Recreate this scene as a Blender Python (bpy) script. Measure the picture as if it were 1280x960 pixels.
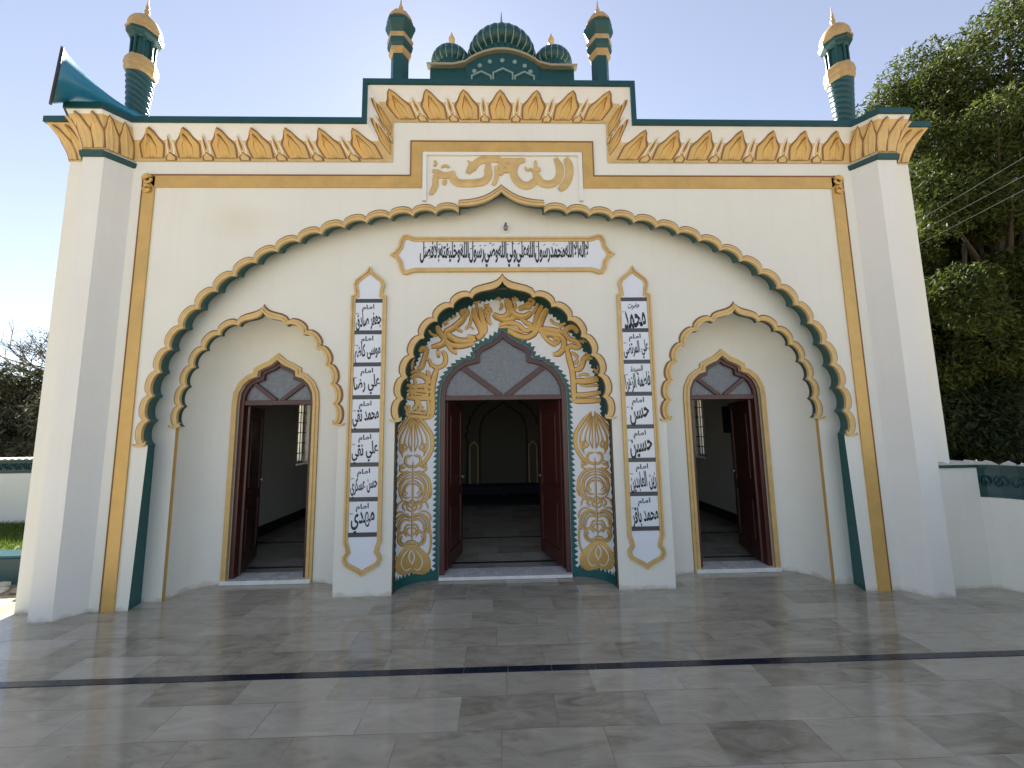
import bpy, bmesh, math, random
import numpy as np
from mathutils import Vector
from mathutils.bvhtree import BVHTree

for _o in list(bpy.data.objects):
    bpy.data.objects.remove(_o)
SC = bpy.context.scene
COL = SC.collection
PI = math.pi
rad = math.radians
random.seed(7)
RNG = np.random.default_rng(7)

# ------------------------------------------------------------------ camera
PITCH, YAW, ROLL = 0.11276411, -0.02662177, -0.01476383
CAMP = np.array([-0.01876, -3.87447, 1.64345])
FPX = 480.0                                   # focal length in pixels of a 1280 px wide frame


def cam_axes():
    cp, sp, cy, sy, cr, sr = (math.cos(PITCH), math.sin(PITCH), math.cos(YAW), math.sin(YAW),
                              math.cos(ROLL), math.sin(ROLL))
    R = np.array([[1, 0, 0], [0, cp, sp], [0, -sp, cp]])
    Z = np.array([[cy, -sy, 0], [sy, cy, 0], [0, 0, 1]])
    r, f, u = (Z @ R.T).T
    return cr * r + sr * u, f, -sr * r + cr * u


AX_R, AX_F, AX_U = cam_axes()
cd = bpy.data.cameras.new('camera')
cd.sensor_fit = 'HORIZONTAL'
cd.sensor_width = 36
cd.lens = 36 * FPX / 1280
cd.clip_start = 0.05
cd.clip_end = 3000
cam = bpy.data.objects.new('camera', cd)
COL.objects.link(cam)
from mathutils import Matrix
cam.matrix_world = Matrix((
    (AX_R[0], AX_U[0], -AX_F[0], CAMP[0]),
    (AX_R[1], AX_U[1], -AX_F[1], CAMP[1]),
    (AX_R[2], AX_U[2], -AX_F[2], CAMP[2]),
    (0, 0, 0, 1)))
SC.camera = cam


def ray(u, v):
    return (u - 640) / FPX * AX_R + AX_F + (480 - v) / FPX * AX_U


def at(u, v, Y):
    d = ray(u, v)
    return CAMP + d * (Y - CAMP[1]) / d[1]


# ------------------------------------------------------------------ light
SUN_EL, SUN_AZ = rad(41), rad(-9)            # azimuth from +Y (behind the building), negative = left
w = bpy.data.worlds.new('World')
SC.world = w
w.use_nodes = True
wn = w.node_tree.nodes
sky = wn.new('ShaderNodeTexSky')
sky.sky_type = 'NISHITA'
sky.sun_disc = False
sky.sun_elevation = SUN_EL
sky.sun_rotation = SUN_AZ
sky.air_density = 1.1
sky.dust_density = 0.1
sky.ozone_density = 3.0
wn['Background'].inputs['Strength'].default_value = 0.052
hz = wn.new('ShaderNodeHueSaturation')          # thin dusty haze: a paler, less saturated blue
hz.inputs['Hue'].default_value = 0.508
hz.inputs['Saturation'].default_value = 0.62
w.node_tree.links.new(sky.outputs[0], hz.inputs['Color'])
w.node_tree.links.new(hz.outputs[0], wn['Background'].inputs['Color'])
sl = bpy.data.lights.new('sun', 'SUN')
sl.energy = 5.0
sl.angle = rad(0.5)
sl.color = (1.0, 0.94, 0.84)
sun = bpy.data.objects.new('sun', sl)
COL.objects.link(sun)
sdir = Vector((math.sin(SUN_AZ) * math.cos(SUN_EL), math.cos(SUN_AZ) * math.cos(SUN_EL), math.sin(SUN_EL)))
sun.rotation_euler = sdir.to_track_quat('Z', 'Y').to_euler()
sun.location = (0, 0, 30)
vs = SC.view_settings
vs.view_transform = 'Standard'
vs.look = 'None'
vs.gamma = 1
vs.use_curve_mapping = False
vs.exposure = 1.95
SC.render.engine = 'CYCLES'
SC.cycles.max_bounces = 10
SC.cycles.diffuse_bounces = 6
SC.cycles.use_denoising = True

# ------------------------------------------------------------------ materials


def mat(name, col, rough=0.6, metal=0.0, var=0.08, scale=3.0, bump=0.0, bscale=40.0, spec=0.5, coat=0.0,
        dirt=None, streak=0):
    m = bpy.data.materials.new(name)
    m.use_nodes = True
    nt = m.node_tree
    N, L = nt.nodes, nt.links
    b = N['Principled BSDF']
    b.inputs['Roughness'].default_value = rough
    b.inputs['Metallic'].default_value = metal
    b.inputs['Specular IOR Level'].default_value = spec
    b.inputs['Coat Weight'].default_value = coat
    b.inputs['Coat Roughness'].default_value = 0.25
    tc = N.new('ShaderNodeTexCoord')
    n1 = N.new('ShaderNodeTexNoise')
    n1.inputs['Scale'].default_value = scale
    n1.inputs['Detail'].default_value = 6
    n1.inputs['Roughness'].default_value = 0.62
    L.new(tc.outputs['Object'], n1.inputs['Vector'])
    mr = N.new('ShaderNodeMapRange')
    mr.inputs[1].default_value = 0.3
    mr.inputs[2].default_value = 0.7
    mr.inputs[3].default_value = 1 - var
    mr.inputs[4].default_value = 1 + var * 0.6
    L.new(n1.outputs['Fac'], mr.inputs[0])
    mx = N.new('ShaderNodeVectorMath')
    mx.operation = 'SCALE'
    mx.inputs[0].default_value = col[:3]
    L.new(mr.outputs[0], mx.inputs['Scale'])
    out = mx.outputs[0]
    if streak:                                 # faint rain streaks and repainted patches
        mp = N.new('ShaderNodeMapping')
        mp.inputs['Scale'].default_value = (5, 5, .28)
        L.new(tc.outputs['Object'], mp.inputs['Vector'])
        ns = N.new('ShaderNodeTexNoise')
        ns.inputs['Scale'].default_value = 2.2
        ns.inputs['Detail'].default_value = 7
        L.new(mp.outputs[0], ns.inputs['Vector'])
        ms = N.new('ShaderNodeMapRange')
        ms.inputs[1].default_value = .5
        ms.inputs[2].default_value = .78
        ms.inputs[3].default_value = 0
        ms.inputs[4].default_value = streak
        L.new(ns.outputs['Fac'], ms.inputs[0])
        xs_ = N.new('ShaderNodeMix')
        xs_.data_type = 'RGBA'
        L.new(ms.outputs[0], xs_.inputs['Factor'])
        L.new(out, xs_.inputs['A'])
        xs_.inputs['B'].default_value = (.52, .47, .37, 1)
        out = xs_.outputs['Result']
    if name == 'cream_paint':                  # one old yellowish damp patch on the upper left
        gp = N.new('ShaderNodeNewGeometry')
        vm = N.new('ShaderNodeVectorMath')
        vm.operation = 'SUBTRACT'
        vm.inputs[1].default_value = (-2.72, 0, 3.83)
        L.new(gp.outputs['Position'], vm.inputs[0])
        vl = N.new('ShaderNodeVectorMath')
        vl.operation = 'MULTIPLY'
        vl.inputs[1].default_value = (2.1, 8, 4.2)
        L.new(vm.outputs[0], vl.inputs[0])
        vd = N.new('ShaderNodeVectorMath')
        vd.operation = 'LENGTH'
        L.new(vl.outputs[0], vd.inputs[0])
        pa = N.new('ShaderNodeMath')
        pa.operation = 'ADD'
        L.new(vd.outputs['Value'], pa.inputs[0])
        L.new(n1.outputs['Fac'], pa.inputs[1])
        pm = N.new('ShaderNodeMapRange')
        pm.inputs[1].default_value = .6
        pm.inputs[2].default_value = 1.5
        pm.inputs[3].default_value = .4
        pm.inputs[4].default_value = 0
        L.new(pa.outputs[0], pm.inputs[0])
        px = N.new('ShaderNodeMix')
        px.data_type = 'RGBA'
        L.new(pm.outputs[0], px.inputs['Factor'])
        L.new(out, px.inputs['A'])
        px.inputs['B'].default_value = (.70, .62, .44, 1)
        out = px.outputs['Result']
    if dirt:                                   # (colour, height of the splash zone, strength): wear at the wall's foot
        sx = N.new('ShaderNodeSeparateXYZ')
        geo = N.new('ShaderNodeNewGeometry')
        L.new(geo.outputs['Position'], sx.inputs[0])
        n2 = N.new('ShaderNodeTexNoise')
        n2.inputs['Scale'].default_value = 9
        n2.inputs['Detail'].default_value = 8
        L.new(geo.outputs['Position'], n2.inputs['Vector'])
        ma = N.new('ShaderNodeMath')
        ma.operation = 'MULTIPLY_ADD'
        ma.inputs[1].default_value = -dirt[1] * 1.6
        L.new(n2.outputs['Fac'], ma.inputs[0])
        L.new(sx.outputs['Z'], ma.inputs[2])
        m2 = N.new('ShaderNodeMapRange')
        m2.inputs[1].default_value = -dirt[1] * 0.8
        m2.inputs[2].default_value = -dirt[1] * 0.3
        m2.inputs[3].default_value = dirt[2]
        m2.inputs[4].default_value = 0
        L.new(ma.outputs[0], m2.inputs[0])
        mm = N.new('ShaderNodeMix')
        mm.data_type = 'RGBA'
        L.new(m2.outputs[0], mm.inputs['Factor'])
        L.new(out, mm.inputs['A'])
        mm.inputs['B'].default_value = (*dirt[0], 1)
        out = mm.outputs['Result']
    L.new(out, b.inputs['Base Color'])
    # roughness breakup
    r2 = N.new('ShaderNodeMapRange')
    r2.inputs[1].default_value = 0.3
    r2.inputs[2].default_value = 0.7
    r2.inputs[3].default_value = max(rough - 0.08, 0.02)
    r2.inputs[4].default_value = min(rough + 0.1, 1)
    L.new(n1.outputs['Fac'], r2.inputs[0])
    L.new(r2.outputs[0], b.inputs['Roughness'])
    if bump:
        n3 = N.new('ShaderNodeTexNoise')
        n3.inputs['Scale'].default_value = bscale
        n3.inputs['Detail'].default_value = 4
        L.new(tc.outputs['Object'], n3.inputs['Vector'])
        bp = N.new('ShaderNodeBump')
        bp.inputs['Strength'].default_value = bump
        bp.inputs['Distance'].default_value = 0.01
        L.new(n3.outputs['Fac'], bp.inputs['Height'])
        L.new(bp.outputs[0], b.inputs['Normal'])
    return m


CREAM = mat('cream_paint', (0.79, 0.78, 0.70), 0.6, var=0.035, scale=1.3, bump=0.25, bscale=22,
            dirt=((0.42, 0.35, 0.26), 0.09, 0.55), streak=.08)
WHITE = mat('white_paint', (0.80, 0.79, 0.74), 0.6, var=0.04, scale=1.5, bump=0.25, bscale=22,
            dirt=((0.42, 0.36, 0.28), 0.09, 0.55), streak=.08)
BRIGHT = mat('white_enamel', (0.80, 0.81, 0.82), 0.4, var=0.05, scale=3)
GOLD = mat('gold_paint', (0.64, 0.405, 0.125), 0.36, metal=0.2, var=0.14, scale=5, bump=0.15, bscale=60)
GOLDL = mat('pale_gold_paint', (0.66, 0.455, 0.185), 0.42, metal=0.15, var=0.16, scale=9, bump=0.15, bscale=60)
GOLDB = mat('backlit_gold_paint', (0.46, 0.30, 0.12), 0.5, var=0.2, scale=10, bump=0.2)  # darker copy of the gold, the rooftop's backlit shade put into its colour
BRONZE = mat('brown_edge', (0.24, 0.11, 0.035), 0.5, var=0.1)
TEAL = mat('teal_paint', (0.0045, 0.056, 0.059), 0.38, var=0.16, scale=4, bump=0.1)
SEAG = mat('sea_green_paint', (0.008, 0.10, 0.098), 0.4, var=0.14, scale=4)
TEALD = mat('dark_green_paint', (0.006, 0.06, 0.055), 0.45, var=0.16, scale=4)
TEALL = mat('pale_teal', (0.20, 0.29, 0.27), 0.5)  # pale teal for the dome ribs, pavilion relief and centre finial
PALE = mat('pale_olive_paint', (0.30, 0.27, 0.18), 0.5)
WOOD = mat('red_brown_wood', (0.07, 0.016, 0.012), 0.35, var=0.25, scale=6, coat=0.2)
FROST = mat('frosted_glass', (0.19, 0.21, 0.235), 0.22, var=0.22, scale=26, bump=0.6, bscale=55)
INK = mat('black_lettering', (0.012, 0.012, 0.016), 0.4)
TILEW = mat('white_tile', (0.76, 0.80, 0.85), 0.18, var=0.03, scale=2)
STRIPG = mat('dark_grey_tile', (0.055, 0.06, 0.066), 0.3, var=0.1)
CARPET = mat('dark_carpet', (0.02, 0.022, 0.035), 0.95, var=0.3, scale=14)
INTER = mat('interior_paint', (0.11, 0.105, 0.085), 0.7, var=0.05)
BLUEH = mat('blue_horn_paint', (0.02, 0.20, 0.33), 0.32, var=0.12, scale=5)
STEEL = mat('grey_steel', (0.3, 0.3, 0.31), 0.4, metal=0.8)
DARK = mat('dark_rubber', (0.02, 0.02, 0.022), 0.6)
BARK = mat('bark', (0.06, 0.045, 0.032), 0.9, var=0.3, scale=8, bump=0.8, bscale=18)
SOIL = mat('dry_soil', (0.30, 0.235, 0.16), 0.95, var=0.3, scale=1.2, bump=0.6, bscale=9)
WIRE = mat('aluminium_cable', (0.25, 0.25, 0.25), 0.45, metal=0.3)
STONE = mat('pale_stone', (0.55, 0.52, 0.47), 0.7, var=0.15, scale=8, bump=0.3)
TIN = mat('window_grille', (0.7, 0.7, 0.7), 0.5)


def marble_sill():
    return mat('white_marble', (0.76, 0.75, 0.72), 0.25, var=0.08, scale=6)


SILL = marble_sill()


def floor_mat():
    m = bpy.data.materials.new('polished_stone_tiles')
    m.use_nodes = True
    nt = m.node_tree
    N, L = nt.nodes, nt.links
    b = N['Principled BSDF']
    tc = N.new('ShaderNodeTexCoord')
    sx = N.new('ShaderNodeSeparateXYZ')
    L.new(tc.outputs['Object'], sx.inputs[0])

    def mth(op, a, b_=None, c=None):
        n = N.new('ShaderNodeMath')
        n.operation = op
        for i, v in enumerate((a, b_, c)):
            if v is None:
                continue
            if isinstance(v, (int, float)):
                n.inputs[i].default_value = v
            else:
                L.new(v, n.inputs[i])
        return n.outputs[0]
    TW, TH = 0.56, 0.272
    yy = mth('DIVIDE', mth('ADD', sx.outputs['Y'], 0.755), TH)
    row = mth('FLOOR', yy)
    wr = N.new('ShaderNodeTexWhiteNoise')
    wr.noise_dimensions = '1D'
    L.new(row, wr.inputs['W'])
    sh = mth('MULTIPLY_ADD', wr.outputs['Value'], 0.25, mth('MULTIPLY', mth('MODULO', row, 2.0), 0.5))
    xx = mth('ADD', mth('DIVIDE', sx.outputs['X'], TW), sh)
    colm = mth('FLOOR', xx)
    fx = mth('FRACT', xx)
    fy = mth('FRACT', yy)
    cv = N.new('ShaderNodeCombineXYZ')
    L.new(colm, cv.inputs[0])
    L.new(row, cv.inputs[1])
    wt = N.new('ShaderNodeTexWhiteNoise')
    wt.noise_dimensions = '3D'
    L.new(cv.outputs[0], wt.inputs['Vector'])
    # joint mask
    ex = mth('MULTIPLY', mth('MINIMUM', fx, mth('SUBTRACT', 1.0, fx)), TW)
    ey = mth('MULTIPLY', mth('MINIMUM', fy, mth('SUBTRACT', 1.0, fy)), TH)
    e = mth('MINIMUM', ex, ey)
    jm = N.new('ShaderNodeMapRange')
    jm.inputs[1].default_value = 0.0008
    jm.inputs[2].default_value = 0.003
    jm.inputs[3].default_value = 1
    jm.inputs[4].default_value = 0
    L.new(e, jm.inputs[0])
    # veined stone: coordinates shifted per tile
    va = N.new('ShaderNodeVectorMath')
    va.operation = 'MULTIPLY_ADD'
    L.new(wt.outputs['Color'], va.inputs[0])
    va.inputs[1].default_value = (7, 7, 7)
    L.new(tc.outputs['Object'], va.inputs[2])
    mp = N.new('ShaderNodeMapping')
    mp.inputs['Rotation'].default_value = (0, 0, 0.5)
    mp.inputs['Scale'].default_value = (1.6, 5.0, 1)
    L.new(va.outputs[0], mp.inputs['Vector'])
    n1 = N.new('ShaderNodeTexNoise')
    n1.inputs['Scale'].default_value = 1.9
    n1.inputs['Detail'].default_value = 9
    n1.inputs['Roughness'].default_value = 0.68
    n1.inputs['Distortion'].default_value = 0.9
    L.new(mp.outputs[0], n1.inputs['Vector'])
    f = mth('ADD', mth('MULTIPLY', n1.outputs['Fac'], 0.8), mth('MULTIPLY', wt.outputs['Value'], 0.26))
    rp = N.new('ShaderNodeValToRGB')
    cr = rp.color_ramp
    cr.elements[0].position = 0.30
    cr.elements[0].color = (0.25, 0.225, 0.165, 1)
    cr.elements[1].position = 0.80
    cr.elements[1].color = (0.585, 0.54, 0.45, 1)
    k = cr.elements.new(0.48)
    k.color = (0.41, 0.37, 0.285, 1)
    k = cr.elements.new(0.62)
    k.color = (0.485, 0.44, 0.35, 1)
    L.new(f, rp.inputs[0])
    # worn joints: pale in places, dark in others
    n4 = N.new('ShaderNodeTexNoise')
    n4.inputs['Scale'].default_value = 2.3
    L.new(tc.outputs['Object'], n4.inputs['Vector'])
    jr = N.new('ShaderNodeValToRGB')
    jr.color_ramp.elements[0].position = 0.5
    jr.color_ramp.elements[0].color = (0.22, 0.19, 0.15, 1)
    jr.color_ramp.elements[1].position = 0.66
    jr.color_ramp.elements[1].color = (0.62, 0.59, 0.53, 1)
    L.new(n4.outputs['Fac'], jr.inputs[0])
    mm = N.new('ShaderNodeMix')
    mm.data_type = 'RGBA'
    L.new(mth('MULTIPLY', jm.outputs[0], 0.9), mm.inputs['Factor'])
    L.new(rp.outputs[0], mm.inputs['A'])
    L.new(jr.outputs[0], mm.inputs['B'])
    L.new(mm.outputs['Result'], b.inputs['Base Color'])
    n5 = N.new('ShaderNodeTexNoise')
    n5.inputs['Scale'].default_value = 3.5
    n5.inputs['Detail'].default_value = 7
    L.new(tc.outputs['Object'], n5.inputs['Vector'])
    rr = N.new('ShaderNodeMapRange')
    rr.inputs[1].default_value = 0.3
    rr.inputs[2].default_value = 0.7
    rr.inputs[3].default_value = 0.06
    rr.inputs[4].default_value = 0.17
    L.new(n5.outputs['Fac'], rr.inputs[0])
    L.new(rr.outputs[0], b.inputs['Roughness'])
    b.inputs['Specular IOR Level'].default_value = 0.5
    bp = N.new('ShaderNodeBump')
    bp.inputs['Strength'].default_value = 0.10
    bp.inputs['Distance'].default_value = 0.004
    n6 = N.new('ShaderNodeTexNoise')
    n6.inputs['Scale'].default_value = 7
    n6.inputs['Detail'].default_value = 3
    L.new(tc.outputs['Object'], n6.inputs['Vector'])
    hh = mth('ADD', mth('SUBTRACT', n6.outputs['Fac'], jm.outputs[0]), mth('MULTIPLY', wt.outputs['Value'], 0.25))
    L.new(hh, bp.inputs['Height'])
    L.new(bp.outputs[0], b.inputs['Normal'])
    return m


def leaf_mat(name, dark, light, trans=0.35):
    m = bpy.data.materials.new(name)
    m.use_nodes = True
    nt = m.node_tree
    N, L = nt.nodes, nt.links
    b = N['Principled BSDF']
    g = N.new('ShaderNodeNewGeometry')
    rp = N.new('ShaderNodeValToRGB')
    rp.color_ramp.elements[0].color = (*dark, 1)
    rp.color_ramp.elements[1].color = (*light, 1)
    L.new(g.outputs['Random Per Island'], rp.inputs[0])
    L.new(rp.outputs[0], b.inputs['Base Color'])
    b.inputs['Roughness'].default_value = 0.62
    b.inputs['Specular IOR Level'].default_value = 0.22
    t = N.new('ShaderNodeBsdfTranslucent')
    L.new(rp.outputs[0], t.inputs['Color'])
    mx = N.new('ShaderNodeMixShader')
    mx.inputs[0].default_value = trans
    L.new(b.outputs[0], mx.inputs[1])
    L.new(t.outputs[0], mx.inputs[2])
    L.new(mx.outputs[0], N['Material Output'].inputs['Surface'])
    return m


FLOORM = floor_mat()
LEAF = leaf_mat('green_leaves', (0.02, 0.036, 0.008), (0.10, 0.125, 0.024), 0.42)
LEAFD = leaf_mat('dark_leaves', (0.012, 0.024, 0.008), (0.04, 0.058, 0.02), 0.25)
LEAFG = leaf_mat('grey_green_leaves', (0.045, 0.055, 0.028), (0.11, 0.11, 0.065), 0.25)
GRASS = leaf_mat('grass_blades', (0.05, 0.10, 0.012), (0.12, 0.19, 0.03), 0.35)

# ------------------------------------------------------------------ mesh helpers


class MB:
    """collects faces of one mesh"""

    def __init__(self):
        self.v, self.f, self.m, self.mats = [], [], [], []

    def mi(self, m):
        if m not in self.mats:
            self.mats.append(m)
        return self.mats.index(m)

    def add(self, verts, faces, m):
        o = len(self.v)
        self.v.extend([tuple(map(float, p)) for p in verts])
        k = self.mi(m)
        for f in faces:
            self.f.append([i + o for i in f])
            self.m.append(k)

    def box(self, a, b, m):
        (x0, y0, z0), (x1, y1, z1) = a, b
        vs_ = [(x0, y0, z0), (x1, y0, z0), (x1, y1, z0), (x0, y1, z0), (x0, y0, z1), (x1, y0, z1), (x1, y1, z1), (x0, y1, z1)]
        self.add(vs_, [(0, 3, 2, 1), (4, 5, 6, 7), (0, 1, 5, 4), (1, 2, 6, 5), (2, 3, 7, 6), (3, 0, 4, 7)], m)

    def grid(self, rows, m, closed=False):
        """rows: list of equally long lists of points"""
        n = len(rows[0])
        vs_ = [p for r in rows for p in r]
        fs = []
        for i in range(len(rows) - 1):
            for j in range(n if closed else n - 1):
                k = (j + 1) % n
                fs.append((i * n + j, i * n + k, (i + 1) * n + k, (i + 1) * n + j))
        self.add(vs_, fs, m)

    def poly(self, pts, m):
        self.add(pts, [list(range(len(pts)))], m)

    def lathe(self, prof, c, m, seg=24, axis=None, twist=None, capends=True):
        """prof: (r, h); axis frame (u, v, n)"""
        c = Vector(c)
        u, v, n = axis or (Vector((1, 0, 0)), Vector((0, 1, 0)), Vector((0, 0, 1)))
        rows = []
        for (r, h) in prof:
            row = []
            for j in range(seg):
                a = 2 * PI * j / seg
                rr = r * (twist(a, h) if twist else 1)
                row.append(c + u * (rr * math.cos(a)) + v * (rr * math.sin(a)) + n * h)
            rows.append(row)
        self.grid(rows, m, closed=True)
        if capends:
            for row in (rows[0], rows[-1]):
                if (row[0] - row[seg // 2]).length > 1e-4:
                    self.add(row, [list(range(seg))], m)

    def tube(self, pts, rads, m, seg=8):
        pts = [Vector(p) for p in pts]
        rows = []
        for i, p in enumerate(pts):
            d = (pts[min(i + 1, len(pts) - 1)] - pts[max(i - 1, 0)]).normalized()
            u = d.cross(Vector((0, 0, 1)))
            if u.length < 1e-3:
                u = Vector((1, 0, 0))
            u.normalize()
            v = d.cross(u)
            r = rads[i] if isinstance(rads, (list, tuple)) else rads
            rows.append([p + u * r * math.cos(2 * PI * k / seg) + v * r * math.sin(2 * PI * k / seg) for k in range(seg)])
        self.grid(rows, m, closed=True)
        self.add(rows[0], [list(range(seg))], m)
        self.add(rows[-1], [list(range(seg))], m)

    def build(self, name, parent=None, base=None, smooth=False, bevel=0.0, fix=True):
        if parent is not None:
            off = root_loc(parent)
        else:
            off = Vector(base or (0, 0, 0))
        me = bpy.data.meshes.new(name)
        me.from_pydata([(a - off.x, b - off.y, c - off.z) for a, b, c in self.v], [], self.f)
        for m in self.mats:
            me.materials.append(m)
        me.polygons.foreach_set('material_index', self.m)
        if fix:
            bm = bmesh.new()
            bm.from_mesh(me)
            bmesh.ops.remove_doubles(bm, verts=bm.verts, dist=1e-5)
            big = [f for f in bm.faces if len(f.verts) > 4]
            if big:
                bmesh.ops.triangulate(bm, faces=big)
            bmesh.ops.recalc_face_normals(bm, faces=bm.faces)
            bm.to_mesh(me)
            bm.free()
        if smooth:
            me.polygons.foreach_set('use_smooth', [True] * len(me.polygons))
            me.set_sharp_from_angle(angle=rad(38))
        me.update()
        o = bpy.data.objects.new(name, me)
        COL.objects.link(o)
        if parent is not None:
            o.parent = parent
        else:
            o.location = off
        if bevel:
            bv = o.modifiers.new('bevel', 'BEVEL')
            bv.width = bevel
            bv.segments = 2
            bv.limit_method = 'ANGLE'
            bv.angle_limit = rad(40)
        return o


def root_loc(o):
    p = Vector(o.location)
    while o.parent is not None:
        o = o.parent
        p = p + Vector(o.location)
    return p


def tag(o, label, cat, group=None, kind=None):
    if label:
        o['label'] = label
    if cat:
        o['category'] = cat
    if group:
        o['group'] = group
    if kind:
        o['kind'] = kind
    return o


def empty(name, loc, label, cat, group=None):
    o = bpy.data.objects.new(name, None)
    o.empty_display_size = 0.2
    COL.objects.link(o)
    o.location = loc
    return tag(o, label, cat, group)


def part_empty(name, parent):
    o = bpy.data.objects.new(name, None)
    o.empty_display_size = 0.1
    COL.objects.link(o)
    o.parent = parent
    return o


def copy_tree(o, parent=None):
    c = o.copy()
    COL.objects.link(c)
    c.parent = parent
    for ch in list(o.children):
        copy_tree(ch, c)
    return c


def offset2(pts, d, closed=False):
    """mitred offset of a 2D polyline to its left"""
    n = len(pts)
    P = [np.array(p, float) for p in pts]
    out = []
    for i in range(n):
        a = P[i - 1] if (i > 0 or closed) else None
        c = P[(i + 1) % n] if (i < n - 1 or closed) else None
        ns = []
        for s, e in ((a, P[i]), (P[i], c)):
            if s is None or e is None:
                continue
            t = e - s
            L = np.hypot(*t)
            if L > 1e-9:
                ns.append(np.array([-t[1], t[0]]) / L)
        m = sum(ns) / len(ns)
        q = m / max(m @ m, 0.35)
        out.append(P[i] + q * d)
    return out


def smooth2(pts, k=6):
    """Catmull-Rom"""
    P = [np.array(p, float) for p in pts]
    if len(P) < 3:
        return [P[0] + (P[-1] - P[0]) * t for t in np.linspace(0, 1, k + 1)]
    P = [2 * P[0] - P[1]] + P + [2 * P[-1] - P[-2]]
    out = []
    for i in range(1, len(P) - 2):
        p0, p1, p2, p3 = P[i - 1:i + 3]
        for t in np.arange(k) / k:
            out.append(0.5 * (2 * p1 + (p2 - p0) * t + (2 * p0 - 5 * p1 + 4 * p2 - p3) * t * t + (3 * p1 - p0 - 3 * p2 + p3) * t ** 3))
    out.append(P[-2])
    return out


def frame_band(mb, outer, inner, y0, y1, m, mside=None, closed=True):
    """raised flat band between two 2D (x, z) outlines; front face at y1, back at y0"""
    n = len(outer)
    o0 = [(p[0], y0, p[1]) for p in outer]
    o1 = [(p[0], y1, p[1]) for p in outer]
    i1 = [(p[0], y1, p[1]) for p in inner]
    i0 = [(p[0], y0, p[1]) for p in inner]
    rows = [o0, o1, i1, i0]
    for a, b, mm in ((0, 1, mside or m), (1, 2, m), (2, 3, mside or m)):
        mb.grid([rows[a], rows[b]], mm, closed=closed)


# ------------------------------------------------------------------ arch curves
Y1 = 0.18                                     # plane of the wall inside the big arch


def superarc(a, b, n, z0, th):
    c, s = math.cos(th), math.sin(th)
    return np.array([a * c ** (2 / n), z0 + b * s ** (2 / n)])


def scallop(a, b, n, z0, cx, nl, tipx, tip, h, K=8):
    """left spring -> right spring: arrays B (base), N (normal), L (lobe height)"""
    ths = np.linspace(1e-4, PI / 2 - 1e-4, 1500)
    pts = np.array([superarc(a, b, n, z0, t) for t in ths])
    k = np.argmax(pts[:, 0] < tipx)
    pts = pts[:k]
    s = np.concatenate([[0], np.cumsum(np.hypot(*np.diff(pts, axis=0).T))])
    B, Nn, Lh = [], [], []
    for i in range(nl):
        for j in range(K + (1 if i == nl - 1 else 0)):
            u = j / K
            q = (i + u) / nl * s[-1]
            x, z = np.interp(q, s, pts[:, 0]), np.interp(q, s, pts[:, 1])
            nx, nz = (x / a) ** (n - 1) / a, (max(z - z0, 1e-6) / b) ** (n - 1) / b
            l = math.hypot(nx, nz)
            B.append((x, z))
            Nn.append((nx / l, nz / l))
            Lh.append(h * (4 * u * (1 - u)) ** 0.62)
    zc = pts[-1, 1]
    n_last = np.array(Nn[-1])
    for (x, dz) in tip[1:] if tip[0][0] == tipx else tip:
        f = 1 - x / tipx
        nn = n_last * (1 - f) + np.array([0.0, 1.25]) * f
        B.append((x, zc + dz))
        Nn.append(tuple(nn))
        Lh.append(0)
    B, Nn, Lh = np.array(B), np.array(Nn), np.array(Lh)
    # mirror for the left half
    Bl, Nl, Ll = B[:-1] * [-1, 1], Nn[:-1] * [-1, 1], Lh[:-1]
    Bf = np.vstack([Bl, B[::-1]]) + [cx, 0]
    return Bf, np.vstack([Nl, Nn[::-1]]), np.concatenate([Ll, Lh[::-1]])


def off(S, wd):
    return S[0] + S[1] * (wd + S[2])[:, None]


TIPS = [(.33, 0), (.30, .045), (.24, .072), (.16, .088), (.10, .102), (.055, .122), (.02, .152), (0, .185)]
BIGTIP = [(.455, 0), (.452, .075), (.36, .078), (.27, .09), (.19, .112), (.12, .145), (.06, .185), (.02, .215), (0, .235)]
S_BIG = scallop(3.475, 2.405, 2.4, 1.52, 0, 18, .455, BIGTIP, .052)
S_CEN = scallop(1.06, 1.37, 2.1, 1.73, 0, 7, .33, TIPS, .05)
tips_s = [(x * .75, z * .8) for x, z in TIPS]
S_SIDE = {s: scallop(.765, 1.09, 2.3, 1.70, s * 2.546, 6, tips_s[0][0], tips_s, .045) for s in (-1, 1)}


def arch_band(mb, S, wd, y, m, edge=BRONZE, groove=False):
    sec = [(0, y), (0, y - .028), (wd * .42, y - .032), (wd * (.62 if groove else .5), y - .02), (wd * .93, y - .022), (wd, y - .012)]
    rows = [[(p[0], yy, p[1]) for p in off(S, d)] for d, yy in sec]
    for i in range(len(sec) - 1):
        mb.grid([rows[i], rows[i + 1]], BRONZE if groove and i == 2 else m)
    o2 = [[(p[0], yy, p[1]) for p in off(S, d)] for d, yy in ((wd, y - .012), (wd + .016, y - .006), (wd + .016, y))]
    mb.grid(o2, edge)
    for e in (0, -1):                         # small turned-out foot of the band
        ps = [r[e] for r in rows] + [o2[2][e]]
        mb.poly(ps, m)
        x0, x1, z = rows[0][e][0], o2[2][e][0], rows[0][e][2]
        sg = 1 if x1 > x0 else -1
        hook = smooth2([(x0 + sg * .004, z + .004), (x0 + sg * (wd * .6), z - .012), (x1 + sg * .03, z - .012), (x1 + sg * .05, z + .012)], 4)
        up = [(p[0], p[1] + .035 * (1 - i / (len(hook) - 1)) + .004) for i, p in enumerate(hook)]
        frame_band(mb, hook, up, y - .001, y - .026, m, closed=False)


# ================================================================== THE MOSQUE
mosque = empty('mosque', (0, 0, 0), 'small cream and white mosque with gold scalloped arches and green rooftop turrets', 'mosque')

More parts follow.
